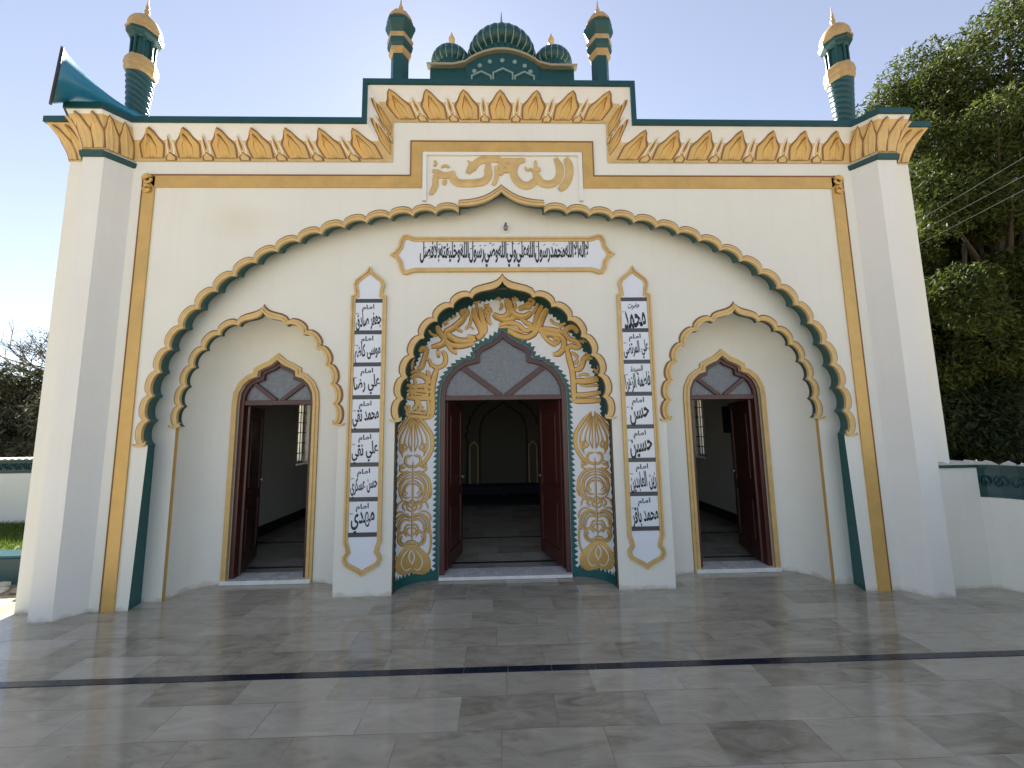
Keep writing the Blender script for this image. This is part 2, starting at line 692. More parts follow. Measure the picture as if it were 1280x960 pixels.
XE = 4.545                                    # outer edge of the facade
ZB, ZR = 4.50, 4.97                           # foot of the cornice: low part and raised centre
XR = 1.165                                    # inner edge of the raised centre

# front wall with the big arch opening
mb = MB()
arch0 = off(S_BIG, 0)
arch1 = S_BIG[0] + S_BIG[1] * (S_BIG[2] + .082)[:, None]
JB = 3.52
pl = [(-XE, 0), (-JB, 0)] + [tuple(p) for p in arch0] + [(JB, 0), (XE, 0), (XE, 4.84), (XR + .22, 4.84), (XR + .22, 5.29), (-XR - .22, 5.29), (-XR - .22, 4.84), (-XE, 4.84)]
mb.poly([(x, 0.0, z) for x, z in pl], CREAM)
facade = mb.build('facade_wall', mosque)

# green soffit of the big arch
mb = MB()
mb.grid([[(p[0], 0, p[1]) for p in arch0], [(p[0], Y1, p[1]) for p in arch1]], SEAG)
for s in (-1, 1):
    e = arch0[0 if s < 0 else -1]
    mb.grid([[(s * JB, 0, 0), (s * JB, 0, e[1])], [(s * (JB + .045), Y1, 0), (s * (JB + .045), Y1, e[1])]], SEAG)
mb.build('arch_soffit', mosque)
mb = MB()
arch_band(mb, S_BIG, .062, 0, GOLDL, groove=True)
mb.build('arch_moulding', mosque, smooth=True)

# inner wall with the three niche openings
NICHE = {-1: (-2.546, .825), 0: (0, 1.14), 1: (2.546, .825)}
mb = MB()
pl = [(-JB - .1, 0)]
for k in (-1, 0, 1):
    S = S_CEN if k == 0 else S_SIDE[k]
    cx, hw = NICHE[k]
    c = off(S, 0)
    pl += [(cx - hw, 0), (cx - hw, c[0][1])] + [tuple(p) for p in c] + [(cx + hw, c[-1][1]), (cx + hw, 0)]
pl += [(JB + .1, 0), (JB + .1, 4.5), (-JB - .1, 4.5)]
mb.poly([(x, Y1, z) for x, z in pl], CREAM)
mb.build('recessed_wall', mosque)

# door outlines (half, x from the door axis): from the ground up to the point
D_CEN = [(.735, 0), (.735, 1.98), (.722, 2.12), (.67, 2.24), (.58, 2.345), (.47, 2.42), (.335, 2.455), (.33, 2.54), (.26, 2.60), (.16, 2.645), (.07, 2.71), (0, 2.79)]
D_SIDE = [(.425, 0), (.425, 1.96), (.415, 2.07), (.37, 2.17), (.30, 2.235), (.215, 2.265), (.21, 2.325), (.15, 2.36), (.07, 2.395), (0, 2.455)]
DOORX = {-1: -2.60, 0: 0.0, 1: 2.60}


def outline(half, cx):
    r = [np.array((cx + x, z)) for x, z in half]
    l = [np.array((cx - x, z)) for x, z in half]
    return l[:-1] + r[::-1]                   # left foot -> apex -> right foot


def resample(pts, n):
    P = np.array(pts)
    s = np.concatenate([[0], np.cumsum(np.hypot(*np.diff(P, axis=0).T))])
    q = np.linspace(0, s[-1], n)
    return np.stack([np.interp(q, s, P[:, 0]), np.interp(q, s, P[:, 1])], 1)


class Niche:
    """concave niche between the scalloped arch and the door"""

    def __init__(self, k):
        self.k = k
        cx, hw = NICHE[k]
        half = D_CEN if k == 0 else D_SIDE
        self.y0, self.y1 = (Y1 + .05, .56) if k == 0 else (Y1 + .04, .58)
        n, z0, b = (2.1, 1.73, 1.44) if k == 0 else (2.3, 1.70, 1.185)
        th = np.linspace(0, PI / 2, 60)
        arc = np.array([superarc(hw, b, n, z0, t) for t in np.clip(th, 1e-5, PI / 2 - 1e-5)])
        grow = 0 if k == 0 else .065           # room for the raised border of the side doors
        dc = DOORX[k]
        dpts = outline(half, dc)
        if grow:
            dpts = offset2(dpts, grow)
            dpts[0][1] = dpts[-1][1] = 0
        m = len(dpts) // 2
        jz = dpts[1][1]
        left = np.array(dpts[:m + 1])
        right = np.array(dpts[m:])[::-1]
        J, A = 26, 44
        cols_o, cols_i = [], []
        for side, dp in ((-1, left), (1, right)):
            oj = np.stack([np.full(J, cx + side * hw), np.linspace(0, z0, J)], 1)
            ij = np.stack([np.full(J, dp[0][0]), np.linspace(0, jz, J)], 1)
            oa = resample(arc * [side, 1] + [cx, 0], A)[1:]
            ia = resample(dp[1:], A)[1:]
            o, i = np.vstack([oj, oa]), np.vstack([ij, ia])
            if side == 1:
                o, i = o[::-1][1:], i[::-1][1:]
            cols_o.append(o)
            cols_i.append(i)
        self.O, self.I = np.vstack(cols_o), np.vstack(cols_i)

    def P(self, j, s, h=0.0):
        """point at column j (float), depth parameter s in 0..1"""
        j0 = int(min(max(math.floor(j), 0), len(self.O) - 2))
        f = j - j0
        o = self.O[j0] * (1 - f) + self.O[j0 + 1] * f
        i = self.I[j0] * (1 - f) + self.I[j0 + 1] * f
        ph = s * PI / 2
        q = o + (i - o) * (1 - math.cos(ph))
        y = self.y0 + (self.y1 - self.y0) * math.sin(ph)
        d = i - o
        L = max(np.hypot(*d), 1e-6)
        # normal, towards the room in front of the niche
        nx = d / L * math.cos(ph) * (self.y1 - self.y0)
        ny = -math.sin(ph) * L
        nl = max(math.hypot(np.hypot(*nx), ny), 1e-6)
        return Vector((q[0] + nx[0] / nl * h, y + ny / nl * h, q[1] + nx[1] / nl * h))

    def rows(self, ss):
        return [[self.P(j, s) for j in range(len(self.O))] for s in ss]

    def arclen(self):
        mid = self.I
        return np.concatenate([[0], np.cumsum(np.hypot(*np.diff(mid, axis=0).T))])


niches = {}
for k in (-1, 0, 1):
    nc = niches[k] = Niche(k)
    S = S_CEN if k == 0 else S_SIDE[k]
    cx, hw = NICHE[k]
    mb = MB()
    mb.grid(nc.rows(np.linspace(0, 1, 15)), BRIGHT if k == 0 else CREAM)
    nc.obj = mb.build('portal_niche' if k == 0 else 'door_niche', mosque, smooth=True)
    nc.rows_bvh = nc.rows(np.linspace(0, 1, 25))
    # scalloped reveal and jamb edges
    mb = MB()
    c = off(S, 0)
    ye = nc.y0 + .002
    mb.grid([[(p[0], Y1, p[1]) for p in c], [(p[0], ye, p[1]) for p in c]], TEALD)
    for s in (-1, 1):
        x = cx + s * hw
        e = c[0 if s < 0 else -1]
        mb.grid([[(x, Y1, 0), (x, Y1, e[1])], [(x, ye + .02, 0), (x, ye + .02, e[1])]], BRONZE if k == 0 else GOLD)
        mb.grid([[(x, Y1, e[1]), (e[0], Y1, e[1])], [(x, ye, e[1]), (e[0], ye, e[1])]], BRONZE)
    ra = [q for q in (superarc(hw, 1.44 if k == 0 else 1.185, 2.1 if k == 0 else 2.3, 1.73 if k == 0 else 1.70, t) for t in np.linspace(.9, PI / 2 - 1e-4, 12))]
    top = c[len(c) // 2][1] + .06
    mb.poly([(cx + q[0], nc.y0 + .003, q[1]) for q in ra] + [(cx - q[0], nc.y0 + .003, q[1]) for q in ra[::-1][1:]] + [(cx - ra[0][0], nc.y0 + .003, top), (cx + ra[0][0], nc.y0 + .003, top)], TEALD)
    mb.build('arch_soffit', nc.obj)
    mb = MB()
    arch_band(mb, S, .058 if k else .062, Y1, GOLDL)
    mb.build('arch_moulding', nc.obj, smooth=True)

# painted trim of the portal: green teeth round the door, green teeth at the rim, green skirt
nc = niches[0]
al = nc.arclen()
tot = al[-1]


def jcol(sv):
    return float(np.interp(sv, al, np.arange(len(al))))


def s_at(nc, j, wd):
    """depth parameter at in-plane distance wd from the door edge"""
    j0 = int(min(max(math.floor(j), 0), len(nc.O) - 1))
    L = max(np.hypot(*(nc.O[j0] - nc.I[j0])), .1)
    return math.acos(min(wd / L, .95)) * 2 / PI


mb = MB()
n = int(tot / .060)
A, Bq = [], []
for i in range(2 * n + 1):
    j = jcol(i / (2 * n) * tot)
    A.append(nc.P(j, 1.0, .004))
    Bq.append(nc.P(j, s_at(nc, j, .074 if i % 2 else .032), .004))
mb.grid([A, Bq], SEAG)
mb.build('toothed_border', nc.obj)
mb = MB()
# rim: green scalloped backing in the arch part, thin toothed line on the jambs
n = 230
A, Bq = [], []
for i in range(n + 1):
    j = i / n * (len(nc.O) - 1)
    z = nc.P(j, 0).z
    wv = .31 if z > 1.70 else .07
    A.append([nc.P(j, q * (wv + (.05 if i % 2 else 0)), .004) for q in (0, .35, .7, 1)])
mb.grid([list(r) for r in zip(*A)], TEALD)
mb.build('toothed_border', nc.obj)
for rng in ((0, 1), (1, 0)):
    mb = MB()
    cols = []
    n = 22
    for i in range(n + 1):
        s = i / n
        zt = .085 + (.045 if i % 2 else 0)
        col = []
        for q in range(4):
            zz = zt * q / 3
            jj = zz / 1.73 * 25
            if rng == (1, 0):
                jj = len(nc.O) - 1 - jj
            p = nc.P(jj, .03 + .97 * s, .006)
            p.z = zz
            col.append(p)
        cols.append(col)
    mb.grid(cols, SEAG)
    mb.build('painted_skirt', nc.obj)

# gold paint on the portal niche, drawn as relief strokes laid onto its curved surface
_v, _f = [], []
rw = nc.rows_bvh
for r in rw:
    _v.extend(r)
nn_ = len(rw[0])
for i in range(len(rw) - 1):
    for j in range(nn_ - 1):
        _f.append((i * nn_ + j, i * nn_ + j + 1, (i + 1) * nn_ + j + 1, (i + 1) * nn_ + j))
PORTAL = BVHTree.FromPolygons([tuple(p) for p in _v], _f)
CAMV = Vector(CAMP)


def on_portal(u, v, h):
    d = Vector(ray(u, v)).normalized()
    loc, nor, idx, dist = PORTAL.ray_cast(CAMV, d)
    if loc is None:
        return None
    if nor.dot(d) > 0:
        nor = -nor
    return loc + nor * h


def on_plane(y):
    def f(u, v, h):
        p = at(u, v, y)
        return Vector((p[0], p[1] - h, p[2]))
    return f


def ribbon(mb, pts, width, surf, m, h=0.012, k=5, nib=None, mirror=False, minw=.3, rim=True):
    """pts in photograph pixels; width in pixels, tapered ends; nib: (angle, contrast)"""
    P = smooth2(pts, k)
    n = len(P)
    rows = []
    for i, p in enumerate(P):
        t = P[min(i + 1, n - 1)] - P[max(i - 1, 0)]
        l = np.hypot(*t) or 1
        t = t / l
        nv = np.array([-t[1], t[0]])
        f = i / (n - 1)
        wv = width
        if nib:
            ang = math.atan2(t[1], t[0])
            wv = width * (1 - nib[1] + nib[1] * abs(math.sin(ang - nib[0])))
        end = min(1, minw + (1 - minw) * min(f, 1 - f) * 7)
        wv *= end
        row = [surf(*(p + nv * wv * .5 * q), h * hh) for q, hh in ((-1.22, 0.15), (-.92, .8), (0, 1.0), (.92, .8), (1.22, 0.15))]
        if any(r is None for r in row):
            if len(rows) > 1:
                break
            rows = []
            continue
        if mirror:
            row = [Vector((-r.x, r.y, r.z)) for r in row]
        rows.append(row)
    if len(rows) > 1:
        mb.grid([r[1:4] for r in rows], m)
        if rim:  # brown outline: shadow of the raised stroke put into the colour
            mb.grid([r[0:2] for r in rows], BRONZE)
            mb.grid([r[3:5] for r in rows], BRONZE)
        else:
            mb.grid([r[0:2] for r in rows], m)
            mb.grid([r[3:5] for r in rows], m)


def fillshape(mb, pts, surf, m, h, mirror=False, k=5):
    P = smooth2(list(pts) + [pts[0]], k)[:-1]
    c = sum(P) / len(P)
    rows = []
    for f, hh in ((1, .1), (.94, .8), (.6, 1.0), (.25, 1.0), (.01, 1.0)):
        row = [surf(*(c + (p - c) * f), h * hh) for p in P]
        if any(r is None for r in row):
            return
        if mirror:
            row = [Vector((-r.x, r.y, r.z)) for r in row]
        rows.append(row)
    mb.grid(rows, m, closed=True)


def zl(x0, y0, sc):
    return lambda L: [(x0 + a / sc, y0 + b / sc) for a, b in L]


# ---- vase-and-flower relief on both jambs
zf = zl(705, 500, 4.0)
for mir in (False, True):
    mb = MB()

    def both(L, wd, h=.012, axis=160, slope=.10):
        for sgn in (1, -1):
            q = [(axis + (a - axis) * sgn * (1 if sgn > 0 else .94) + (b - 400) * .045, b) for a, b in L]
            ribbon(mb, zf(q), wd * .82, on_portal, GOLD, h, 5, mirror=mir)
    both([(152, 58), (105, 110), (68, 170), (66, 230), (92, 285), (122, 318)], 5.0)
    both([(153, 66), (122, 118), (94, 170), (90, 225), (108, 270)], 2.4)
    both([(158, 358), (128, 364), (100, 388), (90, 428), (102, 470), (126, 494)], 1.8)
    both([(158, 574), (124, 564), (96, 584), (86, 616), (88, 650)], 1.8)
    both([(150, 60), (112, 106), (78, 160), (72, 228), (98, 284), (128, 316)], 2.2)
    both([(154, 84), (126, 150), (112, 200), (104, 262)], 1.6)
    both([(112, 300), (92, 330), (112, 345), (132, 338)], 2.4)
    both([(158, 386), (138, 392), (116, 414), (112, 446), (132, 462)], 1.6)
    both([(78, 400), (64, 440), (72, 480)], 2.2)
    both([(158, 500), (118, 486), (88, 500), (78, 530)], 2.2)
    both([(120, 540), (92, 540), (70, 560), (64, 590)], 2.2)
    both([(158, 620), (142, 622), (132, 644), (136, 664)], 1.8)
    both([(104, 600), (90, 640), (98, 664)], 1.8)
    both([(112, 656), (104, 680), (118, 694)], 1.8)
    both([(152, 70), (132, 130), (116, 190), (128, 225)], 1.6)
    both([(154, 75), (144, 140), (136, 200), (150, 240)], 1.6)
    both([(157, 80), (153, 150), (152, 245)], 1.5)
    both([(112, 205), (98, 215), (100, 235), (122, 232), (130, 215)], 3.2)
    both([(156, 262), (126, 270), (122, 300), (146, 318), (156, 310)], 3.4)
    both([(122, 318), (100, 322), (92, 305)], 3.0)
    both([(158, 345), (118, 350), (84, 380), (72, 425), (86, 475), (118, 505)], 4.2)
    both([(158, 372), (124, 380), (100, 410), (100, 445), (124, 470), (150, 468)], 2.4)
    both([(158, 400), (134, 408), (120, 432), (136, 452)], 2.2)
    both([(158, 520), (128, 498), (112, 512), (126, 535)], 2.8)
    both([(158, 480), (140, 500), (136, 524), (158, 540)], 2.4)
    both([(158, 566), (122, 552), (86, 572), (72, 612), (78, 650)], 3.4)
    both([(158, 586), (126, 578), (102, 600), (96, 640)], 2.6)
    both([(158, 604), (136, 606), (124, 630), (128, 655)], 2.4)
    both([(158, 660), (128, 640), (98, 650), (94, 685), (116, 705), (132, 690)], 3.4)
    both([(72, 600), (62, 680), (68, 740), (88, 770)], 2.6)
    ribbon(mb, zf([(154, 290), (158, 420), (163, 560), (170, 690)]), 2.0, on_portal, GOLDL, .012, 5, mirror=mir)
    ribbon(mb, zf([(148, 694), (174, 690), (198, 694)]), 4.5, on_portal, GOLDL, .014, 4, mirror=mir)
    pot = [(150, 700), (118, 728), (84, 768), (80, 820), (108, 852), (150, 850), (176, 842), (206, 850), (242, 842), (256, 806), (246, 762), (222, 728), (198, 700)]
    fillshape(mb, zf(pot), on_portal, GOLD, .012, mir)
    for sg in (-1, 1):
        ribbon(mb, zf([(174 + sg * 10, 722), (174 + sg * 38, 750), (174 + sg * 54, 790), (174 + sg * 34, 826), (174 + sg * 4, 816)]), 1.2, on_portal, BRIGHT, .017, 5, mirror=mir, rim=False)
        ribbon(mb, zf([(174, 725), (174 + sg * 14, 760), (174, 800)]), 1.5, on_portal, BRIGHT, .018, 5, mirror=mir, rim=False)
    mb.build('vase_ornament', nc.obj, smooth=True)

# ---- gold calligraphy of the portal arch
A1, A2 = zl(490, 350, 5.333), zl(620, 350, 5.333)
mb = MB()


def cal(f, L, wd=4.0, h=.014, m=None):
    ribbon(mb, f(L), wd * 1.45, on_portal, m or GOLD, h, 5, minw=.6)


for L, wd in (
    ([(520, 808), (600, 806), (705, 800)], 4.2), ([(525, 766), (610, 764), (705, 748)], 4.0),
    ([(525, 674), (600, 674), (690, 662)], 4.6), ([(522, 815), (518, 740), (516, 670), (508, 600), (490, 530), (474, 460)], 4.6),
    ([(520, 600), (560, 590), (580, 555), (592, 520), (650, 518)], 4.2), ([(650, 590), (672, 604), (690, 588), (680, 570)], 2.0),
    ([(665, 610), (690, 622)], 2.0), ([(520, 540), (535, 560), (545, 540), (530, 530)], 1.8),
    ([(460, 470), (500, 440), (540, 450), (572, 430)], 4.0), ([(380, 495), (420, 490), (450, 455), (452, 410), (420, 372), (350, 360), (290, 340)], 4.6),
    ([(460, 372), (470, 330), (505, 312), (540, 330), (535, 352)], 4.4), ([(462, 350), (490, 392), (540, 410), (560, 445)], 3.6),
    ([(450, 350), (390, 335), (330, 328), (270, 330), (215, 318)], 4.2), ([(400, 440), (360, 415), (330, 385), (300, 345)], 3.2),
    ([(385, 405), (405, 425), (420, 405), (400, 388), (380, 400)], 2.6),
    ([(345, 185), (318, 230), (298, 280), (280, 335)], 5.2), ([(310, 165), (285, 215), (268, 262), (258, 330)], 4.2),
    ([(280, 150), (265, 190), (245, 225)], 2.6), ([(215, 130), (240, 125), (252, 145), (235, 160), (215, 150), (195, 170), (160, 190)], 3.0),
    ([(70, 130), (90, 190), (130, 235), (190, 245), (240, 215)], 5.2), ([(150, 195), (190, 180), (240, 178)], 4.2),
    ([(130, 230), (100, 262), (40, 262), (0, 232)], 4.6), ([(160, 250), (200, 285), (232, 300), (226, 330), (190, 335), (150, 300), (90, 285), (20, 300)], 3.6),
    ([(30, 340), (90, 340), (140, 368), (200, 382), (250, 360), (272, 320)], 4.8), ([(20, 318), (80, 312), (130, 330), (180, 352)], 2.4),
    ([(560, 400), (590, 420)], 1.6), ([(575, 385), (610, 412)], 1.6), ([(600, 380), (580, 420)], 1.4), ([(500, 275), (540, 290)], 2.0), ([(505, 262), (545, 278)], 1.4),
    ([(105, 115), (140, 140)], 1.6), ([(110, 140), (150, 120)], 1.6), ([(120, 105), (150, 135)], 1.2),
):
    cal(A2, L, wd)
for L, wd in (
    ([(560, 700), (620, 706), (690, 698)], 2.0), ([(545, 640), (580, 628), (620, 634)], 2.2), ([(600, 480), (620, 500), (650, 490)], 1.8),
    ([(420, 330), (440, 300), (470, 285)], 2.2), ([(360, 260), (390, 290), (430, 300)], 2.2), ([(590, 660), (640, 650), (690, 640)], 1.6),
    ([(500, 480), (530, 500), (548, 520)], 2.4), ([(110, 200), (130, 180), (120, 150)], 2.2), ([(20, 200), (40, 180), (30, 150)], 2.2),
):
    cal(A2, L, wd)
for L, wd in (
    ([(762, 120), (788, 175), (770, 235), (715, 250), (672, 225)], 5.0), ([(640, 225), (655, 205), (640, 190), (622, 210), (640, 228), (640, 262), (660, 300)], 3.2),
    ([(545, 180), (556, 250), (590, 320), (600, 360), (560, 388), (500, 375)], 5.0), ([(586, 180), (600, 250), (618, 320), (612, 360)], 4.4),
    ([(480, 195), (502, 215), (484, 236), (462, 215), (480, 195)], 4.0), ([(495, 228), (460, 275), (410, 318), (362, 352), (430, 400), (520, 405), (560, 388)], 5.0),
    ([(296, 300), (316, 350), (350, 392), (330, 430), (262, 446)], 4.8), ([(345, 395), (390, 432), (460, 440), (545, 420)], 4.6),
    ([(352, 405), (400, 470), (430, 480)], 3.2), ([(412, 480), (432, 476)], 4.4), ([(296, 492), (320, 490)], 6.0),
    ([(180, 480), (200, 455), (228, 465), (222, 500), (208, 545), (196, 580), (168, 592)], 4.2), ([(335, 470), (356, 510), (350, 560), (300, 585), (262, 560)], 3.6),
    ([(300, 590), (284, 640), (272, 700), (268, 770), (270, 850), (264, 915)], 4.6), ([(120, 655), (160, 632), (205, 640), (238, 672), (225, 700)], 4.0),
    ([(92, 700), (150, 712), (205, 706), (262, 718)], 3.6), ([(92, 742), (160, 738), (215, 742), (262, 748)], 3.0),
    ([(90, 782), (150, 786), (210, 788), (272, 790)], 4.0), ([(158, 795), (166, 830), (142, 866)], 3.6), ([(212, 720), (236, 740), (226, 772), (196, 764)], 2.6),
    ([(98, 838), (116, 852), (100, 868), (88, 850), (98, 838)], 2.6), ([(96, 870), (110, 905), (180, 912), (262, 918)], 3.4), ([(130, 690), (122, 740), (136, 780)], 2.4),
    ([(178, 840), (214, 850)], 1.6), ([(180, 866), (226, 872)], 1.6), ([(335, 290), (380, 262)], 1.6), ([(345, 306), (376, 285)], 1.4), ([(390, 260), (430, 236)], 1.6),
    ([(540, 150), (590, 140)], 1.6), ([(560, 140), (570, 200)], 2.0), ([(610, 160), (650, 180)], 1.6), ([(612, 182), (650, 158)], 1.4),
    ([(690, 130), (712, 116), (722, 140)], 1.8), ([(120, 420), (150, 440)], 1.6), ([(118, 445), (150, 425)], 1.6), ([(140, 550), (132, 580)], 1.4), ([(100, 640), (96, 670)], 1.4), ([(525, 310), (545, 330)], 1.6),
):
    cal(A1, L, wd)
for L, wd in (
    ([(150, 660), (156, 700), (150, 770)], 2.6), ([(236, 600), (244, 640), (250, 690)], 3.0), ([(120, 620), (150, 606), (190, 612)], 2.2),
    ([(110, 755), (180, 762), (246, 770)], 2.2), ([(180, 800), (186, 850), (172, 890)], 2.4), ([(120, 880), (170, 884), (230, 892)], 2.6),
    ([(240, 800), (246, 860), (240, 910)], 2.8), ([(130, 600), (128, 560), (146, 520)], 1.8), ([(226, 520), (250, 540), (262, 580)], 2.6),
    ([(420, 300), (440, 330), (470, 345)], 2.4), ([(530, 230), (520, 290), (490, 330)], 2.4), ([(240, 330), (262, 360), (300, 372)], 2.2),
):
    cal(A1, L, wd)
mb.build('gold_calligraphy', nc.obj, smooth=True)

# ------------------------------------------------------------------ frames of gold paint on the front wall
mb = MB()


def strip(x0, z0, x1, z1, y=-.014, m=GOLD):
    mb.box((x0, y, z0), (x1, .001, z1), m)


for s in (-1, 1):
    xa, xb = sorted((s * 3.638, s * 3.758))
    strip(xa, 0, xb, 4.325)
    xa, xb = sorted((s * .845, s * 3.758))
    strip(xa, 4.325, xb, 4.36) if False else None
# stepped horizontal band: outer and inner outline
outer = [(-3.758, 4.335), (-.965, 4.335), (-.965, 4.735), (1.0, 4.735), (1.0, 4.335), (3.758, 4.335)]
inner = [(-3.638, 4.205), (-.85, 4.205), (-.85, 4.62), (.89, 4.62), (.89, 4.205), (3.638, 4.205)]
frame_band(mb, outer, inner, .001, -.014, GOLD, closed=False)
mb.build('gold_band', mosque)
mb = MB()
o2 = offset2(outer, .012)
frame_band(mb, o2, outer, .001, -.020, BRONZE, closed=False)
for s in (-1, 1):
    xa, xb = sorted((s * 3.758, s * 3.768))
    mb.box((xa, -.018, 0), (xb, .001, 4.335), BRONZE)
mb.build('band_edge', mosque)
# scroll bosses at the upper corners
for s in (-1, 1):
    mb = MB()
    sp = [(s * (3.70 + .05 * math.cos(t) * (1 - t / 14)), 4.285 + .055 * math.sin(t) * (1 - t / 14)) for t in np.linspace(0, 9, 30)]
    pts = [Vector((a, -.03, b)) for a, b in sp]
    mb.tube(pts, .014, GOLD, 6)
    pts = [Vector((s * 3.70 + (a - s * 3.70) * .8, -.03, 4.285 - .10 - (b - 4.285) * .8)) for a, b in sp]
    mb.tube(pts, .012, GOLD, 6)
    mb.build('scroll_boss', mosque, smooth=True)

# white inset panel with the gold lettering above the arch
mb = MB()
fo = [(-.84, 4.05), (-.84, 4.61), (.88, 4.61), (.88, 4.05)]
fi = [(-.80, 4.05), (-.80, 4.575), (.84, 4.575), (.84, 4.05)]
frame_band(mb, fo, fi, .001, -.024, WHITE, closed=False)
panel = mb.build('inscription_panel', mosque)
mb = MB()
zt = zl(520, 180, 6.095)
P0 = on_plane(-.001)
for L, wd in (
    ([(1142, 112), (1166, 170), (1166, 240), (1140, 305), (1092, 352)], 8.4),
    ([(1062, 112), (1092, 170), (1094, 235), (1064, 288), (1010, 308), (950, 292), (920, 250), (906, 205)], 8.2),
    ([(930, 240), (900, 290), (850, 318), (800, 306), (756, 262), (742, 205), (762, 150), (812, 122)], 8.2),
    ([(830, 125), (760, 132), (700, 130), (640, 132)], 6.5), ([(740, 150), (700, 175), (650, 150)], 5.0), ([(730, 190), (690, 205), (645, 195)], 5.0),
    ([(655, 130), (590, 112), (530, 116), (470, 140), (425, 180), (392, 225)], 8.0), ([(470, 150), (430, 205)], 5.0),
    ([(548, 140), (550, 200), (548, 248), (515, 285), (450, 298), (370, 300), (310, 292), (282, 256), (276, 210)], 8.4),
    ([(282, 232), (240, 240), (190, 236), (152, 205)], 7.4), ([(160, 215), (148, 270), (145, 320), (112, 388)], 6.4),
    ([(606, 170), (616, 230), (602, 290), (586, 316)], 4.6), ([(640, 140), (652, 190), (642, 240)], 6.0),
    ([(205, 292), (232, 298)], 6.0), ([(192, 180), (225, 168), (252, 180)], 3.0), ([(142, 130), (152, 150), (138, 172)], 3.0), ([(125, 208), (150, 206)], 4.0),
    ([(910, 130), (910, 180), (900, 215)], 3.4), ([(830, 180), (850, 200), (880, 190)], 3.0), ([(880, 205), (915, 200), (950, 205)], 3.4), ([(930, 180), (945, 200)], 2.6),
    ([(395, 130), (412, 150), (400, 168)], 2.0),
):
    ribbon(mb, zt(L), wd, P0, GOLDL, .016, 6, minw=.6, rim=False)
mb.build('gold_lettering', panel, smooth=True)

# ------------------------------------------------------------------ pilasters at the corners


def outp(f):
    return .008 + .125 * f ** 1.7


PIL = [(3.88, 0), (4.01, -.175), (4.22, -.175), (4.35, 0)]
for s in (-1, 1):
    mb = MB()
    rows = [[(s * x, y, z) for x, y in PIL] for z in (0, 4.50)]
    mb.grid(rows, WHITE)
    p = mb.build('pilaster', mosque)
    mb = MB()
    q = [np.array(a) for a in PIL]
    o_ = [(x, y) for x, y in offset2(PIL, -.03)]
    o_[0] = (PIL[0][0] - .03, 0)
    o_[-1] = (PIL[-1][0] + .03, 0)
    o3 = [(x, y) for x, y in offset2(PIL, -.022)]
    o3[0] = (PIL[0][0] - .022, 0)
    o3[-1] = (PIL[-1][0] + .022, 0)
    mb.grid([[(s * x, y, z) for x, y in oo] for oo, z in ((PIL, 4.42), (o3, 4.425), (o_, 4.475), (PIL, 4.48))], TEALD)
    mb.build('capital_band', p)

# ------------------------------------------------------------------ cornice: corner functions of f (0 foot .. 1 top)
FH = .335


def corner_list():
    """list of (fun(f) -> point, slab vector)"""
    plan = [(-XE, 5.9), (-XE, 0), (-4.35, 0), (-4.22, -.175), (-4.01, -.175), (-3.88, 0)]
    unit = offset2(plan + [(-XR, 0)], -1.0)
    cs = []
    for (x, y), uo in zip(plan, unit):
        m = np.array(uo) - np.array((x, y))
        cs.append((lambda f, x=x, y=y, m=m: Vector((x + m[0] * outp(f), y + m[1] * outp(f), ZB + FH * f)), Vector((0, 0, .062))))
    cs.append((lambda f: Vector((-XR - .24 * f, -outp(f), ZB + FH * f)), Vector((-.05, 0, .062))))
    cs.append((lambda f: Vector((-XR - .24 * f, -outp(f), ZR + FH * f * .96)), Vector((-.05, 0, .058))))
    n = len(cs)
    for i in range(n - 1, -1, -1):
        fun, sv = cs[i]
        cs.append(((lambda f, fun=fun: Vector((-fun(f).x, fun(f).y, fun(f).z))), Vector((-sv.x, sv.y, sv.z))))
    return cs


CS = corner_list()


def cpt(i, a, f, h=0.0):
    p = CS[i][0](f).lerp(CS[i + 1][0](f), a)
    if h:
        t = CS[i + 1][0](f) - CS[i][0](f)
        up = CS[i][0](min(f + .05, 1.05)).lerp(CS[i + 1][0](min(f + .05, 1.05)), a) - p
        n = t.cross(up).normalized()
        p = p + n * h
    return p


NSEG = len(CS) - 1
fs = np.linspace(0, 1, 11)
mb = MB()
for i in range(NSEG):
    for f0, f1 in zip(fs[:-1], fs[1:]):
        cap = i in (2, 3, 4) or NSEG - 1 - i in (2, 3, 4)
        mm = GOLDL if (f1 < .62 or (cap and f1 < .95) or i in (0, NSEG - 1) or i in (1, NSEG - 2)) else WHITE
        mb.grid([[CS[i][0](f0), CS[i + 1][0](f0)], [CS[i][0](f1), CS[i + 1][0](f1)]], mm)
cornice = mb.build('cornice', mosque, smooth=True)


def leaf(mb, i, a0, ha, f0, f1, bulge, m, curl=.012, veins=0):
    nu, nv = 9, 11
    rows = []
    for v in range(nv):
        t = v / (nv - 1)
        f = f0 + (f1 - f0) * t
        # broad leaf with shoulders and a pointed tip
        if t < .55:
            wd = .86 + .14 * math.sin(t / .55 * PI / 2)
        else:
            q_ = (t - .55) / .45
            wd = (1 - q_) ** .72 * (1 - .18 * math.sin(q_ * PI))
        row = []
        for u in range(nu):
            q = -1 + 2 * u / (nu - 1)
            hh = bulge * (1 - abs(q) ** 3) * (.35 + .65 * t) + .004
            if veins:
                hh += veins * math.cos(q * PI * 3) * .5
            if abs(q) > .99:
                hh = .0
            hh += curl * (max(0, t - .6) / .4) ** 2
            row.append(cpt(i, a0 + q * ha * wd, f, hh))
        rows.append(row)
    mb.grid(rows, m)


mb = MB()


def seglen(i):
    return (CS[i + 1][0](.5) - CS[i][0](.5)).length


